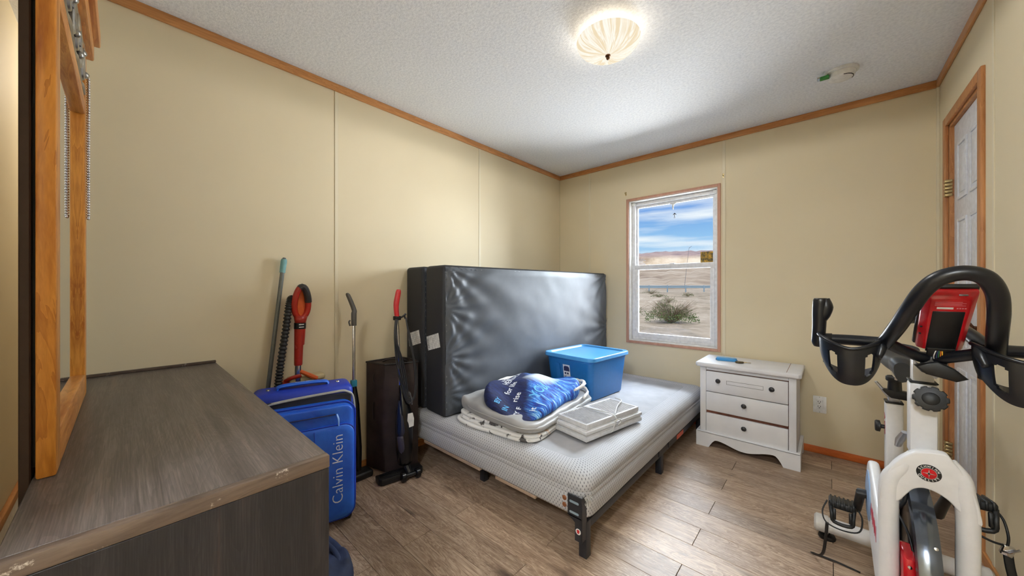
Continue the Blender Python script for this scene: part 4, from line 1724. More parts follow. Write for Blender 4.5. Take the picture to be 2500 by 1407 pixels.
fin(b, 'top_rail', 'chalk_paint', ns, world=True)
b = bmn()
prism(b, [(NX0 - .026, NY1), (NX0 - .026, NY0 - .012), (NX0 - .010, NY0 - .028), (NX1 + .010, NY0 - .028), (NX1 + .026, NY0 - .012), (NX1 + .026, NY1)], .580, .612, 'z', .010, 3)
nt = fin(b, 'top', 'chalk_paint', ns, world=True)
b = bmn()
box(b, (NX1 - .052, NY0 - .004, .6118), (NX1 - .0495, NY1 - .004, .6126))
fin(b, 'board_joint', 'raw_mahogany', nt, world=True)
DR = ((.404, .550), (.264, .399), (.108, .244))
for k, (z0, z1) in enumerate(DR):
    b = bmn()
    box(b, (NX0 + .042, NY0 - .006, z0), (NX1 - .042, NY0 + .016, z1), .004, 2)
    d_ = fin(b, 'drawer', 'chalk_paint', ns, world=True)
    if k == 0:
        b = bmn()
        for lo, hi in (((-.537, NY0 - .0066, .497), (-.323, NY0 - .0055, .4985)), ((-.537, NY0 - .0066, .472), (-.323, NY0 - .0055, .4735)),
                       ((-.5375, NY0 - .0066, .472), (-.536, NY0 - .0055, .4985)), ((-.3245, NY0 - .0066, .472), (-.323, NY0 - .0055, .4985))):
            box(b, lo, hi)
        fin(b, 'inlay_line', 'dark_slot', d_, world=True)
    for kx in ((-.588, -.277) if k == 0 else (-.432,)):
        b = bmn()
        lathe(b, [(0, .022), (.008, .022), (.014, .018), (.016, .013), (.013, .008), (.006, .006), (.006, .002), (.011, 0), (0, 0)], 20,
              frame_mtx((kx, NY0 - .006, (z0 + z1) / 2 + .012), (1, 0, 0), (0, 0, 1)))
        fin(b, 'knob', plain('pewter_knob', (66, 66, 68), .4, .6, bump=.3).m, d_, world=True)
# scalloped plinth
pts = [(NX0 - .020, 0), (NX0 - .020, .105), (NX1 + .020, .105), (NX1 + .020, 0), (NX1 - .066, 0)]
wv = []
xa, xb = NX0 + .062, NX1 - .066
for k in range(33):
    t_ = k / 32
    x_ = xb + (xa - xb) * t_
    e_ = abs(t_ - .5) * 2                      # 1 at the ends, 0 in the middle
    z_ = .062 - .034 * (0.5 + .5 * math.cos(min(1, e_ / .78) * PI))
    if e_ > .78:
        z_ = .062 * (1 - ((e_ - .78) / .22) ** 1.6)
    wv.append((x_, max(0.0005, z_)))
pts += wv[1:]
b = bmn()
prism(b, pts, NY0 - .024, NY0 - .006, 'y')
box(b, (NX0 - .020, NY0 - .024, .098), (NX1 + .020, NY0 + .006, .110), .004, 2)
fin(b, 'plinth', 'chalk_paint', ns, world=True)
for xa, xb in ((NX0 - .020, NX0 - .002), (NX1 + .002, NX1 + .020)):
    b = bmn()
    prism(b, [(NY0 - .0055, 0), (NY0 - .0055, .108), (NY1, .108), (NY1, 0), (NY1 - .05, 0), (NY1 - .08, .05), (NY0 + .09, .05), (NY0 + .055, 0)], xa, xb, 'x')
    fin(b, 'plinth_side', 'chalk_paint', ns, world=True)

m = Mat('packet_film', srgb(120, 184, 226), .3)
c = m.coord('Object')
sx = m.node('ShaderNodeSeparateXYZ')
m.link(c, sx.inputs[0])
yv = S(m.nt, sx.outputs['Y'])
cc = m.ramp(yv * 10.0 + m.noise(c, 30, 3) * .5, [(0.10, srgb(64, 150, 214)), (0.3, srgb(120, 186, 228)), (0.5, srgb(222, 232, 238))])
m.color(cc)
M['packet_film'] = m.m
pk = thing('wipes_packet', 'small pale blue packet lying on the white nightstand', 'packet', (-.568, 3.03, .613), R(12))
b = bmn()
bmx = bmn()
bb = soft_slab([(-.062, -.028), (-.02, -.031), (.02, -.031), (.062, -.028), (.060, .028), (.02, .031), (-.02, .031), (-.060, .028)], 0, lambda x_, y_: .022 + .003 * nz(x_ * 40, y_ * 40), 8, .2)
b.free()
bmx.free()
fin(bb, 'pouch', 'packet_film', pk, sharp=180)
b = bmn()
for s_ in (-1, 1):
    box(b, (s_ * .066 - .005, -.028, .007), (s_ * .066 + .005, .028, .010), .001, 1)
fin(b, 'sealed_end', 'packet_film', pk)['kind'] = 'stuff'
kb = thing('key_fob', 'dark brass key fob beside the blue packet', 'key fob', (-.478, 2.985, .613), R(30))
b = bmn()
lathe(b, [(0, 0), (.020, .001), (.024, .006), (.020, .012), (0, .014)], 16, Matrix.Diagonal((1.25, .9, 1, 1)))
fin(b, 'fob', plain('dark_brass', (96, 84, 60), .35, .7).m, kb)
b = bmn()
tube(b, [(.036 + .012 * math.cos(a), .012 * math.sin(a), .006) for a in [2 * PI * k / 16 for k in range(16)]], .0018, 6, closed=True)
fin(b, 'ring', 'brass', kb)
b = bmn()
box(b, (.044, -.004, .003), (.074, .004, .006), .001, 1)
fin(b, 'key', 'brass', kb)

ol = thing('wall_outlet', 'white double electrical outlet low on the back wall', 'outlet', (-.046, YB, .282))
b = bmn()
box(b, (-.081, YB - .006, .284), (-.010, YB, .400), .002, 2)
fin(b, 'cover_plate', 'plastic_white', ol, world=True)
b = bmn()
box(b, (-.063, YB - .0075, .308), (-.029, YB - .005, .376), .001, 1)
ins = fin(b, 'receptacle', 'plastic_white', ol, world=True)
b = bmn()
for zz in (.326, .358):
    for xx in (-.0535, -.0405):
        box(b, (xx - .0014, YB - .008, zz), (xx + .0014, YB - .0072, zz + .009))
    box(b, (-.0495, YB - .008, zz - .009), (-.0445, YB - .0072, zz - .004))
for zz in (.290, .394):
    box(b, (-.048, YB - .0066, zz - .0015), (-.044, YB - .0055, zz + .0015))
o = fin(b, 'slots', 'dark_slot', ins, world=True)
o['kind'] = 'stuff'
for lab, xx in (('tiny brass curtain bracket above the left corner of the window', -1.457), ('tiny brass curtain bracket above the right corner of the window', -.633)):
    hk = thing('curtain_bracket', lab, 'bracket', (xx, YB, 2.052), group='curtain rod brackets')
    b = bmn()
    box(b, (-.006, -.004, 0), (.006, 0, .036), .002, 1)
    fin(b, 'plate', 'brass', hk)
    b = bmn()
    tube(b, [(0, -.003, .016), (0, -.020, .014), (0, -.026, .020), (0, -.024, .028)], .0025, 6, 4)
    fin(b, 'hook', 'brass', hk)

# ================================================================ SUITCASE AND FLOOR BAG
su = thing('suitcase', 'bright blue soft suitcase with white lettering up its front', 'suitcase', (-1.905, .594, 0), R(75.5))
m = Mat('blue_nylon', srgb(26, 92, 206), .38, 0, .55)
c = m.coord('Object')
n1, n2 = m.noise(c, 5, 4, .55, .8), m.noise(c, 420, 2)
m.color(m.ramp(n1, [(0.3, srgb(20, 78, 196)), (0.7, srgb(40, 112, 224))]))
m.bump(n1 * .8 + n2 * .04, .35, .02)
M['blue_nylon'] = m.m
plain('deep_blue_nylon', (24, 56, 176), .5, grain=.08, scale=8, bump=.3, bd=.006)
plain('lining_grey', (120, 124, 140), .7)
b = bmn()
box(b, (-.215, -.035, .035), (.215, .150, .662), .034, 4)
fin(b, 'shell', 'deep_blue_nylon', su)
b = bmn()
box(b, (-.203, -.055, .05), (.203, -.030, .628), .010, 2)
fin(b, 'flap_gap', plain('flap_gap_shade', (34, 36, 48), .7).m, su)  # dark strip stands in for the shade in the gap behind the flap


def puffy(x0, x1, z0, z1, y0, y1, rad, bulge, seed):
    """a stuffed panel in the front: rounded rectangle that swells towards -y"""
    out_ = rrect(x1 - x0, z1 - z0, rad, 6, (x0 + x1) / 2, (z0 + z1) / 2)
    P_ = []
    for i_ in range(len(out_)):
        a_, c_ = Vector(out_[i_]), Vector(out_[(i_ + 1) % len(out_)])
        k_ = max(1, int((c_ - a_).length / .03))
        for q_ in range(k_):
            P_.append(a_.lerp(c_, q_ / k_))
    cc_ = Vector(((x0 + x1) / 2, (z0 + z1) / 2))
    bm_ = bmn()
    prev_ = None
    lays = [(1, y1), (1.0, y0 + .010), (.99, y0 + .003)] + [(.97 * (1 - k_ / 12), y0) for k_ in range(0, 12)]
    for s_, yy in lays:
        ring = []
        for p in P_:
            q_ = cc_ + (p - cc_) * s_
            fall = max(0, 1 - s_ * s_)
            y_ = yy - (bulge * math.sqrt(fall) if yy <= y0 + .0031 else 0) + (.006 * nz(q_.x * 9, q_.y * 7, seed) * fall if yy <= y0 else 0)
            ring.append(bm_.verts.new((q_.x, y_, q_.y)))
        if prev_:
            for i_ in range(len(P_)):
                j_ = (i_ + 1) % len(P_)
                bm_.faces.new((prev_[i_], prev_[j_], ring[j_], ring[i_]))
        prev_ = ring
    bm_.faces.new(prev_)
    return bm_, P_


bb, P_ = puffy(-.212, .212, .042, .600, -.098, -.050, .060, .006, 1)
fl = fin(bb, 'front_flap', 'blue_nylon', su, sharp=60)
b = bmn()
tube(b, [(p.x, -.097, p.y) for p in P_], .0032, 6, closed=True)
fin(b, 'piping', 'deep_blue_nylon', fl)
b = bmn()
for k, yy in enumerate((-.044, -.060)):
    zz = [(-.20, .45), (-.206, .56), (-.17, .622), (.10, .640), (.185, .628), (.214, .57), (.216, .30), (.212, .08)]
    tube(b, [(p[0], yy, p[1] + .004 * math.sin(i_ * 2)) for i_, p in enumerate(zz)], .0040, 6, 6)
fin(b, 'zipper', plain('zip_tape', (176, 176, 170), .5).m, su)
bb, P_ = puffy(-.200, .198, .446, .588, -.122, -.090, .035, .006, 4)
up_ = fin(bb, 'upper_pocket', 'blue_nylon', fl, sharp=60)
bb, P_ = puffy(-.204, .204, .050, .502, -.140, -.092, .050, .010, 6)
lp_ = fin(bb, 'lower_pocket', 'blue_nylon', fl, sharp=60)
b = bmn()
tube(b, [(p.x, -.137, p.y) for p in P_], .0028, 6, closed=True)
fin(b, 'piping', 'deep_blue_nylon', su)
b = bmn()
tube(b, [(-.13, -.129, .552), (.02, -.132, .553), (.12, -.130, .552)], .0030, 6, 4)
fin(b, 'pocket_zip', plain('zip_navy', (24, 34, 92), .5).m, su)
b = bmn()
tube(b, [(.125, -.132, .553), (.131, -.140, .530), (.132, -.140, .498)], [.004, .0055, .0045], 8, 4, .5)
fin(b, 'zip_pull', plain('pull_blue', (120, 160, 224), .4).m, su)
b = bmn()
tube(b, [(.030, -.148, .06), (.034, -.152, .28), (.030, -.146, .49)], .0016, 5, 6)
fin(b, 'seam', 'deep_blue_nylon', su)
# lettering reads up the right-hand side
tb = text_bm('Calvin Klein', .066, .0004, 1.02, -.0007)
tb.transform(Matrix(((0, -1, 0, .128), (0, 0, -1, -.1560), (1, 0, 0, .300), (0, 0, 0, 1))))
fin(tb, 'lettering', plain('letter_silver', (226, 230, 238), .4).m, su)
b = bmn()
tube(b, [(-.115, .052, .662), (-.100, .052, .676), (0, .052, .680), (.090, .052, .676), (.105, .052, .662)], [.020, .022, .022, .022, .020], 10, 5, .38)
hd = fin(b, 'carry_handle', 'blue_nylon', su)
tb = text_bm('Calvin Klein', .017, .0003)
tb.transform(Matrix.Translation((.0, .050, .6888)))
fin(tb, 'handle_lettering', 'letter_silver', su)
for xx in (-.150, .150):
    b = bmn()
    lathe(b, [(0, .006), (.008, .005), (.010, .001), (.010, -.002), (0, -.002)], 14, Matrix.Translation((xx, .060, .662)))
    fin(b, 'rivet', 'chrome', su)
for xx, yy in ((-.185, -.06), (.185, -.06), (-.185, .11), (.185, .11)):
    b = bmn()
    lathe(b, [(0, -.014), (.022, -.014), (.026, -.010), (.026, .010), (.022, .014), (0, .014)], 18, Matrix.Translation((xx, yy, .0262)) @ Matrix.Rotation(PI / 2, 4, 'Y'))
    box(b, (xx - .020, yy - .018, .030), (xx + .020, yy + .022, .062), .006, 2)
    fin(b, 'wheel', 'black', su)

plain('navy_canvas', (30, 42, 74), .75, grain=.25, scale=14, bump=.5, bd=.006)
nb = thing('navy_bag', 'slumped navy cloth bag on the floor between dresser and suitcase', 'bag', (-1.46, .475, 0))
bb = soft_slab([(-.17, -.13), (0, -.14), (.16, -.12), (.19, 0), (.13, .105), (0, .125), (-.15, .10), (-.18, 0)], .001,
               lambda x_, y_: .115 + .06 * math.exp(-((y_ + .10) / .11) ** 2) + .02 * nz(x_ * 9, y_ * 9) + .012 * nz(x_ * 22, y_ * 20, 3), 18, .45, 6)
fin(bb, 'sack', 'navy_canvas', nb, sharp=180)
b = bmn()
tube(b, [(-.10, .02, .12), (-.05, .06, .135), (.05, .075, .125), (.13, .05, .10), (.16, .03, .06)], .010, 8, 6, .4)
fin(b, 'strap', 'navy_canvas', nb)

# tall brown soft case against the wall
hm = thing('soft_case', 'tall dark brown fabric case standing against the wall beside the bed', 'fabric case', (-2.10, 1.17, 0))
plain('brown_fabric', (52, 40, 38), .62, grain=.25, scale=10, bump=.45, bd=.010)
plain('brown_dark', (30, 24, 24), .5)
CR = [(-2.045, 1.085), (-1.968, 1.272), (-2.085, 1.290), (-2.205, 1.270), (-2.207, 1.045)]
b = bmn()
ringn = []
for j in range(22):
    z_ = .012 + .668 * j / 21
    ring = []
    for i in range(len(CR)):
        a_, c_ = Vector(CR[i]), Vector(CR[(i + 1) % len(CR)])
        nrm_ = Vector((c_.y - a_.y, a_.x - c_.x)).normalized()
        for k in range(8):
            t_ = k / 8
            p = a_.lerp(c_, t_)
            wob = .006 * nz(p.x * 14, p.y * 14, z_ * 9) * math.sin(t_ * PI)
            bul = .010 * math.sin(t_ * PI) * math.sin(min(1, z_ / .68) * PI)
            q_ = p + nrm_ * (wob + bul)
            q_.x = max(q_.x, XL + .013)
            ring.append(b.verts.new((q_.x, q_.y, z_ - (.012 if (j == 21 and 0) else 0))))
    if ringn:
        for i in range(len(ring)):
            b.faces.new((ringn[-1][i], ringn[-1][(i + 1) % len(ring)], ring[(i + 1) % len(ring)], ring[i]))
    ringn.append(ring)
b.faces.new(ringn[0][::-1])
cxx = sum((v.co for v in ringn[-1]), Vector()) / len(ringn[-1])
inner = [b.verts.new(cxx + (v.co - cxx) * .84 + Vector((0, 0, -.004))) for v in ringn[-1]]
for i in range(len(inner)):
    b.faces.new((ringn[-1][i], ringn[-1][(i + 1) % len(inner)], inner[(i + 1) % len(inner)], inner[i]))
b.faces.new(inner)
rim_pts = [v.co.copy() for v in ringn[-1]]
hand_c = cxx.copy()
fin(b, 'body', 'brown_fabric', hm, sharp=45, world=True)
b = bmn()
tube(b, rim_pts, .0065, 7, closed=True)
fin(b, 'top_piping', 'brown_dark', hm, world=True)
b = bmn()
tube(b, [hand_c + Vector((-.06, -.06, -.004)), hand_c + Vector((-.03, -.03, .012)), hand_c + Vector((.03, .03, .012)), hand_c + Vector((.05, .06, -.004))], .014, 8, 6, .35)
fin(b, 'carry_handle', 'brown_dark', hm, world=True)
b = bmn()
for (x_, y_, z_, l_) in ((-2.128, 1.056, .56, .055), (-2.128, 1.054, .33, .11)):
    tube(b, [(x_, y_, z_ + l_), (x_ + .002, y_ - .006, z_ + l_ * .5), (x_, y_, z_)], .007, 6, 4, .4)
fin(b, 'side_loop', 'brown_dark', hm, world=True)['kind'] = 'stuff'

# ================================================================ CLEANING TOOLS
bp = thing('broom', 'grey metal pole with a teal grip leaning on the wall', 'broom', (-2.168, .43, 0))
b = bmn()
tube(b, [(-2.160, .43, .03), (-2.178, .506, .649), (-2.200, .575, 1.245)], .0105, 12)
fin(b, 'pole', plain('pole_grey', (112, 116, 114), .35, .5).m, bp, world=True)
b = bmn()
tube(b, [(-2.1995, .5745, 1.240), (-2.2018, .5825, 1.302), (-2.202, .584, 1.314)], [.0135, .0150, .013], 14)
fin(b, 'grip', plain('grip_teal', (118, 170, 172), .5).m, bp, world=True)
b = bmn()
tube(b, [(-2.202, .584, 1.312), (-2.2025, .585, 1.322)], [.011, .007], 12)
fin(b, 'end_cap', plain('grey_cap', (90, 96, 96), .4).m, bp, world=True)
b = bmn()
box(b, (-2.200, .325, 0), (-2.130, .535, .045), .010, 2)
fin(b, 'broom_head', 'black', bp, world=True)

plain('vac_red', (172, 42, 26), .28)
plain('vac_orange', (214, 96, 40), .3)
rv_ = thing('upright_vacuum', 'red and orange upright vacuum cleaner with a ribbed black hose', 'vacuum', (-2.155, .64, 0))
b = bmn()
# D-shaped grip: outer ring with a flat back
ring = []
for k in range(28):
    a = 2 * PI * k / 28
    ring.append((-2.135 + .012 * math.sin(a), .648 + .0335 * math.cos(a) * (1 - .18 * math.sin(a)), 1.078 + .086 * math.sin(a)))
tube(b, ring, .0155, 10, closed=True)
tube(b, [(-2.138, .645, 1.005), (-2.136, .642, .960)], [.034, .026], 12)
hg = fin(b, 'grip', 'vac_red', rv_, sharp=180, world=True)
b = bmn()
prism(b, [(.648 + .030 * math.cos(2 * PI * k / 20), 1.072 + .078 * math.sin(2 * PI * k / 20)) for k in range(20)], -2.150, -2.142, 'x')
fin(b, 'grip_cavity', 'vac_orange', hg, world=True)
b = bmn()
tube(b, [ring[k] for k in range(0, 10)], .0172, 10)
for v in b.verts:
    v.co.x += .002
fin(b, 'soft_pad', plain('pad_black', (44, 40, 40), .5).m, hg, world=True)
b = bmn()
tube(b, [(-2.136, .642, .968), (-2.136, .641, .935)], .0285, 14)
fin(b, 'collar', 'black', rv_, world=True)
b = bmn()
for zz in (.944, .958):
    box(b, (-2.1082, .628, zz), (-2.1072, .652, zz + .004))
fin(b, 'collar_print', 'plastic_white', rv_, world=True)['kind'] = 'stuff'
b = bmn()
tube(b, [(-2.136, .641, .936), (-2.135, .638, .850), (-2.134, .635, .845), (-2.133, .632, .745), (-2.133, .632, .738)], [.027, .0245, .0215, .020, .018], 14)
fin(b, 'wand_sleeve', 'vac_red', rv_, world=True)
b = bmn()
tube(b, [(-2.133, .632, .745), (-2.132, .628, .62)], .0155, 14)
fin(b, 'wand', 'chrome', rv_, world=True)
b = bmn()
tube(b, [(-2.112, .618, .840), (-2.105, .612, .835), (-2.104, .610, .850)], .004, 6, 4)
fin(b, 'cord_hook', 'vac_red', rv_, world=True)
b = bmn()
hp = spline([(-2.150, .622, 1.085), (-2.150, .606, 1.100), (-2.148, .594, 1.075), (-2.142, .575, .93), (-2.140, .552, .76), (-2.142, .540, .62), (-2.15, .545, .50)], 34)
tube(b, hp, [.0165 + .0024 * (1 if i % 4 < 2 else -1) for i in range(len(hp))], 12)
fin(b, 'hose', plain('hose_black', (34, 34, 33), .5).m, rv_, sharp=180, world=True)
b = bmn()
box(b, (-2.215, .545, .05), (-2.118, .755, .655), .030, 3)
box(b, (-2.216, .520, .0), (-2.105, .770, .075), .015, 3)
fin(b, 'body', 'vac_red', rv_, world=True)
b = bmn()
tube(b, [(-2.128, .640, .705), (-2.115, .690, .672), (-2.112, .718, .655)], [.013, .016, .014], 10, 4, .8)
fin(b, 'handle_brace', 'vac_orange', rv_, world=True)
b = bmn()
box(b, (-2.200, .590, .640), (-2.125, .770, .672), .012, 3)
fin(b, 'lid', plain('vac_cream', (196, 180, 140), .4).m, rv_, world=True)
b = bmn()
tube(b, [(-2.150, .575, .66), (-2.120, .60, .678), (-2.112, .64, .684)], .010, 8, 4)
fin(b, 'lid_arm', 'vac_red', rv_, world=True)

mp_ = thing('steam_mop', 'slim steam mop with a grey bent handle and teal collar', 'steam mop', (-2.10, .93, 0))
b = bmn()
tube(b, [(-2.150, .895, 1.116), (-2.150, .906, 1.110), (-2.132, .932, 1.026), (-2.124, .928, 1.000), (-2.120, .926, .930)], [.008, .012, .0135, .0155, .015], 12, 5)
fin(b, 'handle', plain('mop_grey', (92, 90, 86), .4).m, mp_, sharp=60, world=True)
b = bmn()
tube(b, [(-2.130, .908, .962), (-2.126, .900, .952), (-2.124, .906, .930)], .005, 6, 4)
fin(b, 'cord_hook', 'mop_grey', mp_, world=True)
b = bmn()
tube(b, [(-2.120, .926, .932), (-2.095, .914, .585)], .0085, 12)
fin(b, 'tube', 'chrome', mp_, world=True)
b = bmn()
box(b, (-.014, -.016, -.020), (.014, .016, .020), .004, 2, Matrix.Translation((-2.095, .914, .590)))
fin(b, 'collar', plain('collar_teal', (42, 140, 170), .4).m, mp_, world=True)
b = bmn()
tube(b, [(-2.095, .914, .572), (-2.095, .918, .46), (-2.095, .935, .20), (-2.095, .945, .06)], [.016, .028, .026, .014], 12, 4)
fin(b, 'body', 'black_gloss', mp_, world=True)
b = bmn()
box(b, (-2.165, .885, 0), (-2.075, 1.030, .042), .014, 3)
fin(b, 'floor_head', 'black', mp_, world=True)

sv = thing('stick_vacuum', 'dark blue stick vacuum with a red handle and hanging cord', 'stick vacuum', (-1.945, 1.13, 0))
plain('handle_red', (206, 52, 56), .3)
plain('navy_plastic', (24, 34, 58), .2)
b = bmn()
tube(b, [(-1.978, 1.140, 1.148), (-1.978, 1.138, 1.130), (-1.978, 1.126, 1.070), (-1.978, 1.124, 1.030), (-1.977, 1.130, .965)], [.011, .0165, .017, .0155, .014], 12, 5)
fin(b, 'handle', 'handle_red', sv, sharp=180, world=True)
b = bmn()
box(b, (-1.992, 1.108, .958), (-1.962, 1.150, .984), .005, 2)
tube(b, [(-1.972, 1.150, .972), (-1.968, 1.172, .985), (-1.966, 1.182, .996)], .006, 6, 3)
tube(b, [(-1.966, 1.172, .985), (-1.964, 1.178, .965)], .005, 6)
fin(b, 'cord_cleat', 'black', sv, world=True)
b = bmn()
tube(b, [(-1.977, 1.130, .970), (-1.955, 1.140, .500)], .0085, 10)
fin(b, 'shaft', 'chrome', sv, world=True)
plain('cord_black', (40, 41, 44), .35)
b = bmn()
for k in range(5):
    o1, o2 = .006 * k, .004 * (k % 3)
    tube(b, [(-1.965 + .003 * k, 1.112 + o2, .965), (-1.955 + .003 * k, 1.100 + o2, .85), (-1.932 + .004 * k, 1.104 + o1 * 1.6, .68), (-1.905 + .003 * k, 1.130 + o1, .52), (-1.890, 1.160 + o2, .455 + .006 * k),
             (-1.885, 1.192 + o2, .50), (-1.900, 1.208 + o2 * 1.5, .62), (-1.928, 1.202 - o1 * .4, .80), (-1.955, 1.176, .972)], .0042, 6, 5)
fin(b, 'cord', 'cord_black', sv, sharp=180, world=True)['kind'] = 'stuff'
b = bmn()
tube(b, [(-1.892, 1.160, .520), (-1.888, 1.172, .490), (-1.890, 1.178, .445)], [.006, .009, .007], 8, 4, .5)
tube(b, [(-1.905 + .0 * k, 1.160 + .020 * math.cos(2 * PI * k / 12), .500 + .022 * math.sin(2 * PI * k / 12)) for k in range(12)], .003, 6, closed=True)
fin(b, 'cord_clip', plain('clip_grey', (96, 96, 96), .4).m, sv, world=True)
b = bmn()
tube(b, [(-1.955, 1.142, .56), (-1.945, 1.145, .50), (-1.935, 1.150, .40), (-1.930, 1.150, .30), (-1.930, 1.153, .16), (-1.930, 1.155, .085)], [.012, .020, .045, .052, .049, .040], 16, 5)
bd_ = fin(b, 'body', 'black_gloss', sv, sharp=180, world=True)
b = bmn()
tube(b, [(-1.942, 1.128, .47), (-1.926, 1.128, .38), (-1.918, 1.127, .30), (-1.921, 1.128, .265)], [.012, .030, .034, .030], 14, 4)
fin(b, 'motor_cover', 'navy_plastic', bd_, sharp=180, world=True)
b = bmn()
tube(b, [(-1.918, 1.128, .268), (-1.915, 1.131, .19), (-1.918, 1.140, .105)], [.030, .028, .016], 14, 4)
fin(b, 'dust_cup', plain('smoked_cup', (62, 60, 76), .12).m, bd_, sharp=180, world=True)
b = bmn()
xf = frame_mtx((-1.878, 1.160, .355), (.45, .89, 0), (0, 0, 1))
prism(b, [(-.020, -.045), (.020, -.035), (.022, .010), (.014, .045), (-.014, .042)], -.0012, .0012, 'z', mtx=xf)
lb2 = fin(b, 'rating_label', plain('label_white', (222, 222, 218), .5).m, bd_, world=True)
b = bmn()
for k in range(8):
    box(b, (-.013, -.028 + k * .008, .0012), (.010 - (k % 3) * .006, -.0265 + k * .008, .0016), 0, 1, xf)
fin(b, 'label_print', plain('ink_grey', (130, 130, 130), .6).m, lb2, world=True)['kind'] = 'stuff'
b = bmn()
Mh = frame_mtx((-1.945, 1.128, 0), (.187, .982, 0), (-.982, .187, 0))
prism(b, [(-.135, -.030), (-.120, -.048), (.125, -.048), (.135, -.030), (.135, .030), (-.135, .030)], .004, .042, 'z', .008, 2, Mh)
hd_ = fin(b, 'floor_head', 'black', sv, world=True)
b = bmn()
box(b, (-.12, -.020, .040), (.06, .012, .047), .003, 2, Mh)
fin(b, 'head_ridge', 'black_gloss', hd_, world=True)
for s_ in (.000, .088):
    b = bmn()
    lathe(b, [(0, -.014), (.024, -.014), (.028, -.010), (.028, .010), (.024, .014), (0, .014)], 20, Mh @ Matrix.Translation((s_, -.066, .0285)) @ Matrix.Rotation(PI / 2, 4, 'Y'))
    fin(b, 'wheel', 'black_gloss', sv, world=True)
b = bmn()
tube(b, [Mh @ Vector((.0, -.066, .029)), Mh @ Vector((.088, -.066, .029))], .012, 10)
tube(b, [Mh @ Vector((.044, -.050, .035)), (-1.930, 1.155, .095)], [.018, .026], 10)
fin(b, 'swivel_neck', 'black', sv, world=True)


# unseen bulb added in the alcove to brighten the wall strip beside the mirror
cb = thing('alcove_fill_bulb', 'added unseen fill bulb in the alcove behind the dresser mirror', 'fill bulb', (-3.15, .15, H))
b = bmn()
lathe(b, [(0, 0), (.045, 0), (.045, -.012), (.020, -.020), (.018, -.045), (0, -.045)], 20)
fin(b, 'socket', 'plastic_white', cb)
m = Mat('fill_bulb_glow')
m.nt.nodes.remove(m.b)
em = m.node('ShaderNodeEmission')
em.inputs[0].default_value = (1, .9, .74, 1)
em.inputs[1].default_value = 12
m.link(em.outputs[0], m.nt.nodes['Material Output'].inputs['Surface'])
M['fill_bulb_glow'] = m.m
b = bmn()
lathe(b, [(.012, -.045), (.016, -.060), (.030, -.085), (.030, -.100), (.018, -.118), (0, -.123)], 18)
fin(b, 'bulb', 'fill_bulb_glow', cb, sharp=180)
pd = bpy.data.lights.new('alcove_fill', 'POINT')
pd.energy = 5
pd.color = (1.0, .93, .82)
pd.shadow_soft_size = .03
po = bpy.data.objects.new('alcove_fill', pd)
col.objects.link(po)
po.parent = cb
po.location = (0, 0, -.16)

hl = thing('hall_fill_lamp', 'added unseen white fill globe in the added hall behind the camera', 'ceiling light', (.05, -1.10, H))  # unseen globe added as fill light for the foreground
b = bmn()
lathe(b, [(0, 0), (.06, 0), (.06, -.02), (.03, -.03), (.03, -.05), (0, -.05)], 24)
fin(b, 'base', 'plastic_white', hl)
m = Mat('globe_fill')
m.nt.nodes.remove(m.b)
em = m.node('ShaderNodeEmission')
em.inputs[0].default_value = (.88, .94, 1, 1)
em.inputs[1].default_value = HALL_FILL / (PI * 4 * PI * .15 ** 2)
m.link(em.outputs[0], m.nt.nodes['Material Output'].inputs['Surface'])
b = bmn()
lathe(b, [(0, -.04)] + [(.15 * math.sin(PI * k / 14), -.19 + .15 * math.cos(PI * k / 14)) for k in range(1, 14)] + [(0, -.34)], 28)
fin(b, 'globe', m.m, hl, sharp=180)

# ================================================================ EXERCISE BIKE
CX = .205
bk = thing('exercise_bike', 'white indoor cycling bike with black handlebars and a red console', 'exercise bike', (CX, 1.75, 0))
plain('bike_white', (228, 228, 230), .32, grain=.02)
plain('bike_rubber', (17, 20, 27), .33, grain=.05)
plain('bike_plastic', (15, 16, 18), .48, grain=.05)
plain('bike_red', (196, 24, 34), .25)
plain('bike_silver', (186, 188, 194), .28, .7)
plain('decal_red', (190, 28, 60), .4)
plain('decal_grey', (150, 156, 166), .4)


def bpart(name, mat, bm_, parent=bk, sharp=45):
    return fin(bm_, name, mat, parent, sharp=sharp, world=True)


FY = 1.45
b = bmn()
outl = [(.107, .560), (.111, .600), (.122, .640), (.140, .676), (.164, .704), (.182, .716), (.226, .722), (.240, .706), (.258, .676), (.273, .636), (.282, .596), (.285, .560),
        (.262, .566), (.247, .584), (.232, .603), (.212, .616), (.191, .620), (.172, .611), (.159, .592), (.146, .570), (.130, .562)]
no_ = len(outl)
sm_ = []
for i in range(no_):
    q0, q1, q2, q3 = [Vector(outl[(i + j) % no_]) for j in (-1, 0, 1, 2)]
    sharp_ = i in (0, 11, 12, 20)
    for k in range(1 if sharp_ else 4):
        t_ = k / 4
        sm_.append(tuple(0.5 * ((2 * q1) + (q2 - q0) * t_ + (2 * q0 - 5 * q1 + 4 * q2 - q3) * t_ * t_ + (3 * q1 - q0 - 3 * q2 + q3) * t_ ** 3)))
prism(b, sm_, FY - .016, FY + .016, 'y', .004, 2)
crown_ = bpart('fork_crown', 'bike_white', b)
for xx, sg in ((.126, -1), (.265, 1)):
    b = bmn()
    tube(b, [(CX + sg * .030, FY + .004, .700), (CX + sg * .050, FY, .665), (xx - sg * .006, FY, .625), (xx, FY, .575), (xx, FY - .002, .45), (xx, FY - .008, .25), (xx, FY - .02, .075)], [.014, .018, .0205, .021, .021, .021, .021], 16, 6)
    bpart('fork_leg', 'bike_white', b, sharp=60)
    b = bmn()
    lathe(b, [(0, .004), (.017, .003), (.019, 0), (0, 0)], 20, frame_mtx((xx, FY - .0235, .305), (1, 0, 0), (0, 0, 1)) @ Matrix.Diagonal((.9, 1, 1, 1)))
    bpart('leg_cap', plain('cap_grey', (128, 128, 130), .4).m, b)
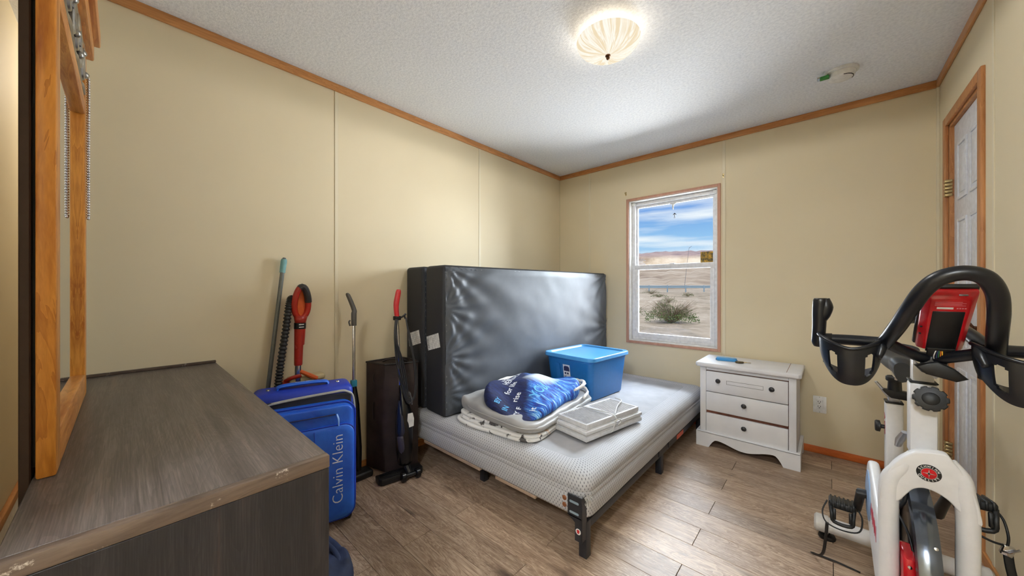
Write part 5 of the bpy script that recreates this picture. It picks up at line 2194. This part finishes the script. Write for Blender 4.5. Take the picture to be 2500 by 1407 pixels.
# round badge on the crown
bx_, bz_ = .198, .664
mb_ = frame_mtx((bx_, FY - .0163, bz_), (1, 0, 0), (0, 0, 1))
b = bmn()
lathe(b, [(0, .0016), (.0215, .0016), (.0225, 0), (0, 0)], 32, mb_)
bd = bpart('badge', 'bike_plastic', b)
b = bmn()
lathe(b, [(.0136, .0024), (.0148, .0024), (.0148, .001), (.0136, .001)], 28, mb_)
for a_ in (0, PI / 2):
    prism(b, [(-.0115, 0), (-.002, .0014), (0, .0020), (.002, .0014), (.0115, 0), (.002, -.0014), (0, -.0020), (-.002, -.0014)], .0022, .0030, 'z', mtx=mb_ @ Matrix.Rotation(a_, 4, 'Z'))
bpart('badge_star', 'bike_silver', b, bd)
b = bmn()
lathe(b, [(0, .0022), (.0136, .0022), (.0136, .001), (0, .001)], 28, mb_)
bpart('badge_disc', 'bike_red', b, bd)
b = bmn()
for word, rad_, flip in (('SCHWINN', .0182, 1), ('QUALITY', .0182, -1)):
    for i, ch in enumerate(word):
        a_ = (i - 3) * R(21) * flip
        tb = text_bm(ch, .0068, .0001, 1, .0002)
        if flip > 0:
            mt = Matrix.Rotation(-a_, 4, 'Z') @ Matrix.Translation((0, rad_, .0019))
        else:
            mt = Matrix.Rotation(-a_, 4, 'Z') @ Matrix.Translation((0, -rad_, .0019))
        tb.transform(mb_ @ mt)
        merge(b, tb)
bpart('badge_lettering', 'plastic_white', b, bd)['kind'] = 'stuff'

# head post and sliding handlebar post
b = bmn()
box(b, (CX - .028, 1.545, .668), (CX + .026, 1.600, .880), .006, 2)
prism(b, [(1.46, .690), (1.60, .690), (1.60, .560), (1.545, .600), (1.47, .650)], CX - .022, CX + .022, 'x', .006, 2)
bpart('head_post', 'bike_white', b)
b = bmn()
box(b, (CX - .029, 1.543, .880), (CX + .027, 1.602, .886), .002, 1)
bpart('post_collar', 'bike_plastic', b)
b = bmn()
box(b, (CX - .022, 1.551, .870), (CX + .020, 1.594, .955), .004, 2)
bpart('slide_post', 'bike_white', b)
b = bmn()
lathe(b, [(0, .003), (.0035, .002), (.0035, 0), (0, 0)], 12, frame_mtx((CX + .002, 1.5448, .862), (1, 0, 0), (0, 0, 1)))
bpart('post_hole', 'black_gap', b)
# adjusting knob
b = bmn()
tp = []
for k in range(100):
    a_ = 2 * PI * k / 100
    tp.append(((.0320 + (.0020 if (a_ * 10 / (2 * PI)) % 1 < .62 else -.0015)) * math.cos(a_), (.0320 + (.0020 if (a_ * 10 / (2 * PI)) % 1 < .62 else -.0015)) * math.sin(a_)))
Mk = frame_mtx((CX + .008, 1.545, .838), (1, -.10, -.16), (0, .25, 1))
prism(b, tp, .030, .052, 'z', .0022, 2, Mk)
kn = bpart('adjust_knob', 'bike_plastic', b)
b = bmn()
lathe(b, [(0, .0535), (.015, .0535), (.017, .052), (0, .052)], 24, Mk)
lathe(b, [(.010, 0), (.010, .032), (0, .032)], 14, Mk)
bpart('knob_hub', 'bike_plastic', b, kn)

# handlebar
BYc = 1.42
b = bmn()
tube(b, [(-.020, 1.430, 1.000), (.020, 1.425, 1.004), (.080, 1.412, 1.006), (.120, 1.405, 1.004), (.155, 1.425, .985), (CX, 1.470, .965), (.262, 1.425, .988), (.295, 1.405, 1.004), (.335, 1.412, 1.006), (.395, 1.425, 1.004), (.432, 1.430, 1.000)], [.0145, .015, .015, .015, .0145, .0145, .0145, .015, .015, .015, .0145], 14, 5)
bar = bpart('base_bar', 'bike_rubber', b, sharp=180)
for sg in (-1, 1):
    hx = CX + sg * .226
    b = bmn()
    tube(b, [(hx + sg * .004, 1.430, .978), (hx + sg * .003, 1.429, .992), (hx, 1.427, 1.040), (hx - sg * .001, 1.425, 1.085), (hx - sg * .003, 1.424, 1.118), (hx - sg * .003, 1.424, 1.126)], [.009, .0155, .0165, .0175, .0180, .0150], 14, 4)
    tube(b, [(hx - sg * .002, 1.427, 1.050), (hx - sg * .010, 1.426, 1.075), (hx - sg * .016, 1.425, 1.100), (hx - sg * .012, 1.424, 1.124)], [.010, .0155, .0165, .0120], 14, 4)
    bpart('grip_horn', 'bike_rubber', b, sharp=60)
    b = bmn()
    tube(b, [(hx + sg * .000, 1.430, 1.000), (hx - sg * .03, 1.428, 1.002)], [.0185, .0185], 12)
    bpart('horn_joint', 'bike_rubber', b, sharp=180)
b = bmn()
tube(b, [(.108, 1.405, .996), (.117, 1.375, 1.018), (.130, 1.320, 1.058), (.146, 1.270, 1.108), (.164, 1.245, 1.152), (.188, 1.235, 1.180), (.220, 1.232, 1.190), (.248, 1.235, 1.180), (.266, 1.250, 1.150), (.276, 1.280, 1.108), (.285, 1.330, 1.062), (.294, 1.380, 1.020), (.300, 1.405, 1.000)],
     [.0150, .0165, .0168, .0168, .0168, .0168, .0168, .0166, .0164, .0164, .0164, .0164, .0155], 16, 6)
bpart('arch_bar', 'bike_rubber', b, sharp=180)
b = bmn()
tube(b, [(.118, 1.420, 1.000), (.140, 1.50, 1.035), (.170, 1.585, 1.062), (CX + .01, 1.610, 1.066), (.255, 1.585, 1.058), (.280, 1.50, 1.030), (.296, 1.420, 1.000)], .0165, 12, 6)
bpart('rear_loop', 'bike_rubber', b, sharp=180)


def bottle_cup(cx_, sg):
    """open scoop hanging under the bar, slotted, bulging forward"""
    b_ = bmn()
    nt_, nh_ = 44, 22
    grid = []
    for i in range(nt_ + 1):
        t_ = i / nt_
        a_ = PI + PI * t_                        # half ellipse towards -y
        cxn = math.cos(a_)
        rim = 1.020 - .030 * (1 - abs(cxn) ** 1.6)
        bot = .888 + .055 * abs(cxn) ** 2.6
        colm = []
        for j in range(nh_ + 1):
            h_ = j / nh_
            z_ = rim + (bot - rim) * h_
            sq = 1 - .10 * h_ ** 2 - .55 * max(0, h_ - .72) ** 1.5
            x_ = cx_ + .068 * sg * -1 * cxn * -1 * (1 - .10 * h_ ** 3)
            x_ = cx_ + .068 * cxn * (1 - .14 * h_ ** 2.5)
            y_ = 1.405 + .072 * math.sin(a_) * sq
            colm.append(b_.verts.new((x_, y_, z_)))
        grid.append(colm)
    for i in range(nt_):
        for j in range(nh_):
            if 5 <= j <= 17 and (11 <= i <= 15 or 28 <= i <= 32):
                if not ((j in (5, 17)) and i in (11, 15, 28, 32)):
                    continue
            b_.faces.new((grid[i][j], grid[i + 1][j], grid[i + 1][j + 1], grid[i][j + 1]))
    # floor of the scoop
    low_ = [grid[i][nh_] for i in range(nt_ + 1)]
    bk_ = [b_.verts.new((cx_ + .058 * (-1 + 2 * i / nt_), 1.408, .935 - .02 * math.sin(PI * i / nt_))) for i in range(nt_ + 1)]
    for i in range(nt_):
        b_.faces.new((low_[i], low_[i + 1], bk_[i + 1], bk_[i]))
    bmesh.ops.recalc_face_normals(b_, faces=list(b_.faces))
    bmesh.ops.solidify(b_, geom=list(b_.faces), thickness=.0055)
    cup = bpart('bottle_cup', 'bike_rubber', b_, sharp=60)
    b_ = bmn()
    tube(b_, [(grid_x, 1.405 + .072 * math.sin(PI + PI * i / 30) * 1.0, 1.020 - .030 * (1 - abs(math.cos(PI + PI * i / 30)) ** 1.6)) for i, grid_x in [(i, cx_ + .068 * math.cos(PI + PI * i / 30)) for i in range(31)]], .0048, 8)
    bpart('cup_rim', 'bike_rubber', b_, cup, sharp=180)
    b_ = bmn()
    xi = cx_ - sg * .060
    tube(b_, [(xi, 1.385, 1.012), (xi, 1.372, .995), (xi + sg * .006, 1.360, .970)], [.012, .011, .007], 10, 4)
    bpart('cup_strut', 'bike_rubber', b_, cup, sharp=180)
    return cup


bottle_cup(.046, -1)
bottle_cup(.330, 1)

# console: leans so its back faces the front of the bike
cT, cB = Vector((.224, 1.338, 1.150)), Vector((.214, 1.470, .998))
cz_ = (cT - cB).normalized()
cxv = Vector((1, 0, 0))
cnv = cxv.cross(cz_).normalized()               # towards the front and down
Mc = Matrix(((cxv.x, cz_.x, -cnv.x, 0), (cxv.y, cz_.y, -cnv.y, 0), (cxv.z, cz_.z, -cnv.z, 0), (0, 0, 0, 1)))
Mc = frame_mtx(tuple((cT + cB) / 2), (1, 0, 0), tuple(cz_))     # local z = x cross y
Lc = (cT - cB).length / 2
if (Mc.to_3x3() @ Vector((0, 0, 1))).y > 0:
    flipz = -1
else:
    flipz = 1
OUT = flipz                                      # local z sign that faces the camera side


def cz(v):
    return v * OUT


def cbox(b_, x0, y0, z0, x1, y1, z1, bev=.002, seg=2):
    box(b_, (x0, y0, min(cz(z0), cz(z1))), (x1, y1, max(cz(z0), cz(z1))), bev, seg, Mc)


b = bmn()
W2 = .0435
base_ = [(-W2, Lc), (W2, Lc), (W2 - .003, -Lc), (-W2 + .003, -Lc)]
tops_ = [(-W2 + .012, Lc - .012), (W2 - .012, Lc - .012), (W2 - .014, -Lc + .010), (-W2 + .014, -Lc + .010)]
A = [b.verts.new(Mc @ Vector((p[0], p[1], cz(-.010)))) for p in base_]
B = [b.verts.new(Mc @ Vector((p[0], p[1], cz(.004)))) for p in base_]
C_ = [b.verts.new(Mc @ Vector((p[0], p[1], cz(.020)))) for p in tops_]
for U_, V_ in ((A, B), (B, C_)):
    for i in range(4):
        b.faces.new((U_[i], U_[(i + 1) % 4], V_[(i + 1) % 4], V_[i]))
b.faces.new(A[::-1])
b.faces.new(C_)
bmesh.ops.recalc_face_normals(b, faces=list(b.faces))
bmesh.ops.bevel(b, geom=list(b.edges), offset=.0035, segments=2, affect='EDGES', profile=.5)
con = bpart('console', 'bike_red', b)
b = bmn()
cbox(b, -W2 - .002, -Lc - .002, -.022, W2 + .002, Lc + .006, -.009, .005)
bpart('console_face', 'bike_plastic', b, con)
b = bmn()
cbox(b, -W2 + .018, -Lc + .004, .0185, W2 - .018, Lc - .050, .0215, .0012, 1)
bpart('battery_door', 'bike_plastic', b, con)
b = bmn()
cbox(b, -.020, Lc - .042, .0198, .006, Lc - .036, .0204, 0)
bpart('serial_sticker', 'plastic_white', b, con)
b = bmn()
for k in range(4):
    cbox(b, -.024, Lc - .031 + k * .0038, .0199, .024 - .006 * (k % 2), Lc - .0298 + k * .0038, .0202, 0)
for k in range(4):
    cbox(b, .011 + k * .004, Lc - .041, .0199, .0138 + k * .004, Lc - .0375, .0202, 0)
bpart('rating_print', plain('print_pink', (222, 130, 140), .5).m, b, con)['kind'] = 'stuff'
b = bmn()
cbox(b, .012, Lc - .0075, .0075, .026, Lc - .0035, .0118, .0006, 1)
bpart('usb_port', 'steel', b, con)
b = bmn()
for k in range(2):
    cbox(b, -W2 + .003, -Lc + .060 + k * .026, .0105, -W2 + .0072, -Lc + .064 + k * .026, .0145, .001, 1)
bpart('vent_slot', 'black_gap', b, con)['kind'] = 'stuff'
# bracket and wires under the console
b = bmn()
prism(b, [(-.024, -Lc + .020), (.024, -Lc + .020), (.021, -Lc - .024), (-.021, -Lc - .024)], cz(.016), cz(.026), 'z', .002, 1, Mc)
box(b, (CX - .018, 1.455, .925), (CX + .030, 1.540, .975), .008, 2)
prism(b, [(CX - .030, .945), (CX - .010, .925), (CX + .042, .912), (CX + .062, .922), (CX + .040, .945), (CX + .010, .962)], 1.445, 1.475, 'y', .004, 2)
bpart('console_bracket', 'bike_plastic', b)
b = bmn()
prism(b, [(CX - .040, .968), (CX - .024, .972), (CX + .020, .920), (CX + .010, .910)], 1.470, 1.480, 'y', .002, 1)
bpart('clamp_lever', 'bike_silver', b)
for k, (rgb_, dx_) in enumerate((((226, 226, 226), -.006), ((44, 60, 110), -.003), ((214, 120, 40), .001), ((226, 170, 40), .003), ((60, 120, 80), -.001))):
    b = bmn()
    p0_ = Mc @ Vector((dx_, -Lc + .018, cz(.0225)))
    p1_ = Mc @ Vector((dx_ * 1.6 - .001, -Lc - .004, cz(.032)))
    p2_ = Mc @ Vector((dx_ * .6, -Lc - .030, cz(.028)))
    tube(b, [p0_, p1_, p2_], .0011, 6, 6)
    bpart('wire', plain('wire_%d' % k, rgb_, .5).m, b)

# seat post, saddle
b = bmn()
SPX = .198
box(b, (SPX - .026, 2.075, .30), (SPX + .024, 2.125, .692), .006, 2)
bpart('seat_tube', 'bike_white', b)
b = bmn()
box(b, (SPX - .027, 2.073, .690), (SPX + .025, 2.127, .697), .002, 1)
bpart('seat_collar', 'bike_plastic', b)
b = bmn()
box(b, (SPX - .018, 2.082, .690), (SPX + .016, 2.118, .735), .004, 2)
bpart('seat_post', 'bike_silver', b)
b = bmn()
prism(b, [(SPX - .036, .745), (SPX - .030, .735), (SPX - .012, .715), (SPX + .040, .712), (SPX + .050, .722), (SPX + .040, .742), (SPX + .004, .748)], 2.060, 2.100, 'y', .004, 2)
tube(b, [(SPX, 2.08, .742), (SPX, 2.08, .786)], [.021, .019], 14)
lathe(b, [(0, 0), (.024, 0), (.026, .004), (.026, .016), (.022, .020), (0, .020)], 18, Matrix.Translation((SPX, 2.08, .782)))
bpart('seat_clamp', 'bike_plastic', b)
b = bmn()
prism(b, [(SPX - .058, .772), (SPX - .050, .774), (SPX - .012, .722), (SPX - .022, .714)], 2.070, 2.085, 'y', .002, 1)
bpart('seat_lever', 'bike_silver', b)
b = bmn()
sad = []
for i in range(15):
    t_ = i / 14
    y_ = 1.940 + .285 * t_
    w_ = .022 + .058 * max(0, (t_ - .28) / .72) ** 1.15 + .010 * math.sin(PI * min(1, t_ * 3))
    z_ = .862 + .030 * (t_ - .45) ** 2 * 4 - (.03 * max(0, .12 - t_) / .12)
    ring = []
    for k in range(16):
        a_ = 2 * PI * k / 16
        ca, sa = math.cos(a_), math.sin(a_)
        ring.append(b.verts.new((SPX + .006 + w_ * ca * abs(ca) ** -.15 if abs(ca) > 1e-3 else SPX + .006, y_, z_ + (.022 * sa if sa > 0 else (.052 - .018 * t_) * sa))))
    if sad:
        for k in range(16):
            b.faces.new((sad[-1][k], sad[-1][(k + 1) % 16], ring[(k + 1) % 16], ring[k]))
    sad.append(ring)
b.faces.new(sad[0][::-1])
b.faces.new(sad[-1])
bpart('saddle', plain('saddle_black', (54, 58, 64), .4).m, b, sharp=60)
b = bmn()
tube(b, [(SPX, 2.03, .800), (SPX, 2.08, .800), (SPX, 2.16, .812)], .006, 8)
bpart('saddle_rail', 'chrome', b)
tb = text_bm('ACP', .046, .0003)
tb.transform(Matrix(((0, 0, -1, SPX - .0263), (0, -1, 0, 2.100), (-1, 0, 0, .600), (0, 0, 0, 1))))
bpart('seat_tube_lettering', 'decal_red', tb)
b = bmn()
lathe(b, [(0, .028), (.020, .028), (.023, .024), (.023, .014), (.008, .010), (.008, 0), (0, 0)], 16, frame_mtx((SPX - .026, 2.10, .585), (0, 1, 0), (0, 0, 1)) @ Matrix.Rotation(PI, 4, 'X'))
bpart('seat_knob', 'bike_plastic', b)

# main frame
b = bmn()
tube(b, [(CX - .004, 1.585, .62), (CX - .006, 1.68, .50), (CX - .008, 1.82, .41), (CX - .008, 2.02, .36), (CX - .008, 2.10, .34)], [.030, .030, .030, .032, .030], 14, 5)
bpart('down_tube', 'bike_white', b, sharp=180)
b = bmn()
tube(b, [(CX - .008, 2.10, .36), (CX - .004, 2.15, .22), (CX, 2.175, .07)], [.030, .030, .032], 14, 5)
bpart('rear_strut', 'bike_white', b, sharp=180)
b = bmn()
prism(b, [(1.600, .760), (1.600, .640), (1.690, .585), (1.705, .600), (1.64, .690)], CX - .016, CX + .012, 'x', .005, 2)
bpart('gusset', 'bike_white', b)
b = bmn()
tube(b, [(CX - .030, 1.615, .712), (CX - .034, 1.66, .676), (CX - .036, 1.70, .640)], [.008, .012, .008], 10, 4, .6)
bpart('shift_bracket', 'bike_silver', b)
for nm, y_, z_, half in (('rear_stabilizer', 2.180, .062, .255), ('front_stabilizer', 1.40, .055, .235)):
    b = bmn()
    tube(b, [(CX - half + .03, y_, z_), (CX + half - .03, y_, z_)], .037, 16, 0, .85)
    so = bpart(nm, 'bike_white', b)
    for sg in (-1, 1):
        xe = CX + sg * half
        b = bmn()
        tube(b, [(xe - sg * .050, y_, z_), (xe - sg * .008, y_, z_), (xe, y_, z_)], [.042, .042, .032], 16, 0, .88)
        bpart('end_cap', plain('cap_pale', (210, 208, 204), .4).m, b, so)
        b = bmn()
        lathe(b, [(0, 0), (.030, 0), (.032, .006), (.028, .016), (.012, .020), (.012, .034), (0, .034)], 20, Matrix.Translation((xe - sg * .045, y_, .001)))
        bpart('foot', 'bike_plastic', b, so)
# flywheel with chromed guard
wc = (CX - .016, 1.555, .360)
b = bmn()
lathe(b, [(0, -.014), (.060, -.014), (.070, -.010), (.172, -.010), (.176, -.014), (.214, -.014), (.216, -.010), (.216, .010), (.214, .014), (.176, .014), (.172, .010), (.070, .010), (.060, .014), (0, .014)], 72, frame_mtx(wc, (0, 1, 0), (0, 0, 1)))
bpart('flywheel', plain('flywheel_dark', (66, 66, 70), .2, .85).m, b, sharp=40)
b = bmn()
gp = []
for k in range(26):
    a_ = R(30 + 178 * k / 25)
    ring = []
    for q in range(9):
        w_ = -1 + 2 * q / 8
        r_ = .230 + .006 * (1 - w_ * w_)
        if q in (0, 8):
            r_ = .205
        ring.append(b.verts.new((wc[0] + .0225 * max(-.82, min(.82, w_)) / .82, wc[1] + r_ * math.cos(a_), wc[2] + r_ * math.sin(a_))))
    if gp:
        for q in range(8):
            b.faces.new((gp[-1][q], gp[-1][q + 1], ring[q + 1], ring[q]))
    gp.append(ring)
bmesh.ops.solidify(b, geom=list(b.faces), thickness=.002)
gd = bpart('wheel_guard', plain('guard_chrome', (150, 160, 176), .16, .9).m, b, sharp=60)
for zz, yy in ((.500, 1.372), (.420, 1.335)):
    b = bmn()
    lathe(b, [(0, .004), (.004, .003), (.005, 0), (0, 0)], 12, frame_mtx((CX - .004, yy - .004, zz), (1, 0, 0), (0, .5, 1)))
    bpart('guard_screw', 'chrome', b, gd)
# belt guard on the left side
b = bmn()
bg = []
for k in range(19):
    a_ = R(90 + 180 * k / 18)
    bg.append((1.560 + .120 * math.cos(a_), .360 + .120 * math.sin(a_)))
for k in range(19):
    a_ = R(-90 + 180 * k / 18)
    bg.append((1.800 + .125 * math.cos(a_), .405 + .125 * math.sin(a_)))
prism(b, bg[::-1], .108, .136, 'x', .010, 3)
gu = bpart('belt_guard', 'bike_white', b)
tb = text_bm('SCHWINN', .070, .0003)
tb.transform(Matrix(((0, 0, -1, .1076), (-1, 0, 0, 1.70), (0, 1, 0, .40), (0, 0, 0, 1))))
bpart('guard_lettering', 'decal_red', tb, gu)
b = bmn()
lathe(b, [(0, .006), (.060, .006), (.085, .003), (.085, 0), (0, 0)], 32, frame_mtx((.108, 1.80, .41), (0, 1, 0), (0, 0, 1)) @ Matrix.Rotation(PI, 4, 'X'))
bpart('crank_cover', plain('cover_blue_grey', (140, 170, 206), .3).m, b, gu)
b = bmn()
prism(b, [(1.392, .25), (1.392, .405), (1.402, .432), (1.47, .440), (1.52, .42), (1.53, .25)], .148, .178, 'x', .008, 3)
rb = bpart('brake_cover', 'bike_red', b)
b = bmn()
lathe(b, [(0, .003), (.004, .002), (.0045, 0), (0, 0)], 12, frame_mtx((.160, 1.391, .418), (1, 0, 0), (0, 0, 1)))
bpart('cover_screw', 'chrome', b, rb)
b = bmn()
tube(b, [(CX - .010, 1.54, .60), (.168, 1.50, .585), (.158, 1.485, .545), (.130, 1.50, .500), (.118, 1.55, .470)], .005, 8, 6)
tube(b, [(.150, 1.52, .50), (.164, 1.47, .475), (.172, 1.445, .435), (.174, 1.44, .415)], .003, 8, 6)
bpart('brake_cable', 'bike_plastic', b, sharp=180)
# cranks and pedals
cy_, cz0 = 1.80, .410
for sg, px_, py_, pz_ in ((-1, .040, 1.925, .290), (1, .312, 1.675, .530)):
    b = bmn()
    xa = CX + (-.118 if sg < 0 else .062)
    tube(b, [(CX + sg * .05, cy_, cz0), (xa, cy_, cz0), (xa + sg * .002, cy_ + (py_ - cy_) * .5, cz0 + (pz_ - cz0) * .5), (xa + sg * .004, py_, pz_)], [.016, .016, .013, .012], 10)
    ca_ = bpart('crank_arm', 'bike_plastic', b)
    b = bmn()
    tube(b, [(xa, py_, pz_), (px_, py_, pz_)], .006, 8)
    bpart('pedal_axle', 'chrome', b, ca_)
    b = bmn()
    Mp = Matrix.Translation((px_, py_, pz_)) @ Matrix.Rotation(R(-12), 4, 'X')
    box(b, (-.040, -.048, -.012), (.040, .048, .014), .006, 2, Mp)
    for k in range(6):
        box(b, (-.036 + k * .013, -.052, -.006), (-.030 + k * .013, .052, .017), .001, 1, Mp)
    pe = bpart('pedal', 'bike_plastic', b)
    b = bmn()
    # toe cage hanging at the front of the pedal
    tube(b, [Mp @ Vector((-.034, -.045, .0)), Mp @ Vector((-.030, -.060, -.028)), Mp @ Vector((-.024, -.058, -.058)), Mp @ Vector((.024, -.058, -.058)), Mp @ Vector((.030, -.060, -.028)), Mp @ Vector((.034, -.045, .0))], .0065, 8, 4, .6)
    box(b, (-.028, -.062, -.050), (-.018, -.054, -.010), .002, 1, Mp)
    box(b, (.018, -.062, -.050), (.028, -.054, -.010), .002, 1, Mp)
    bpart('toe_cage', 'bike_plastic', b, pe, sharp=180)
    b = bmn()
    if sg < 0:
        tube(b, [(px_ - .044, py_ - .02, pz_ + .01), (px_ - .058, py_ - .04, pz_ - .03), (px_ - .046, py_ - .062, pz_ - .060), (px_, py_ - .070, pz_ - .068), (px_ + .046, py_ - .058, pz_ - .060), (px_ + .056, py_ - .035, pz_ - .02), (px_ + .044, py_ - .02, pz_ + .008)], .0028, 6, 6)
        tube(b, [(px_ - .044, py_ - .060, pz_ - .060), (px_ - .048, 1.872, .165), (px_ - .058, 1.915, .070), (-.045, 1.985, .016), (-.050, 2.010, .004), (.020, 2.012, .003), (.096, 2.000, .003)], .0050, 6, 6, .3)
        bpart('pedal_strap', 'bike_plastic', b, pe, sharp=180)
    else:
        tube(b, [(px_ + .036, py_ - .01, pz_), (px_ + .050, py_ - .03, pz_ - .02), (px_ + .054, py_ - .05, pz_ - .055), (px_ + .052, py_ - .052, pz_ - .085)], .003, 6, 6)
        tube(b, [(px_ - .02, py_ - .055, pz_ - .06), (px_ + .02, py_ - .062, pz_ - .075), (px_ + .05, py_ - .056, pz_ - .080)], .003, 6, 6)
        tube(b, [(px_ + .052, py_ - .054, pz_ - .095), (px_ + .056, py_ - .058, pz_ - .14), (px_ + .066, py_ - .062, pz_ - .20), (px_ + .070, py_ - .066, pz_ - .245)], .009, 8, 6, .18)
        bpart('pedal_strap', 'bike_plastic', b, pe, sharp=180)
        b = bmn()
        box(b, (-.011, -.007, -.016), (.011, .007, .012), .003, 2, Matrix.Translation((px_ + .052, py_ - .055, pz_ - .090)) @ Matrix.Rotation(R(15), 4, 'Y'))
        tube(b, [(px_ + .040, py_ - .060, pz_ - .095), (px_ + .052, py_ - .066, pz_ - .092), (px_ + .070, py_ - .064, pz_ - .078)], .003, 6)
        bpart('strap_buckle', 'chrome', b, pe)
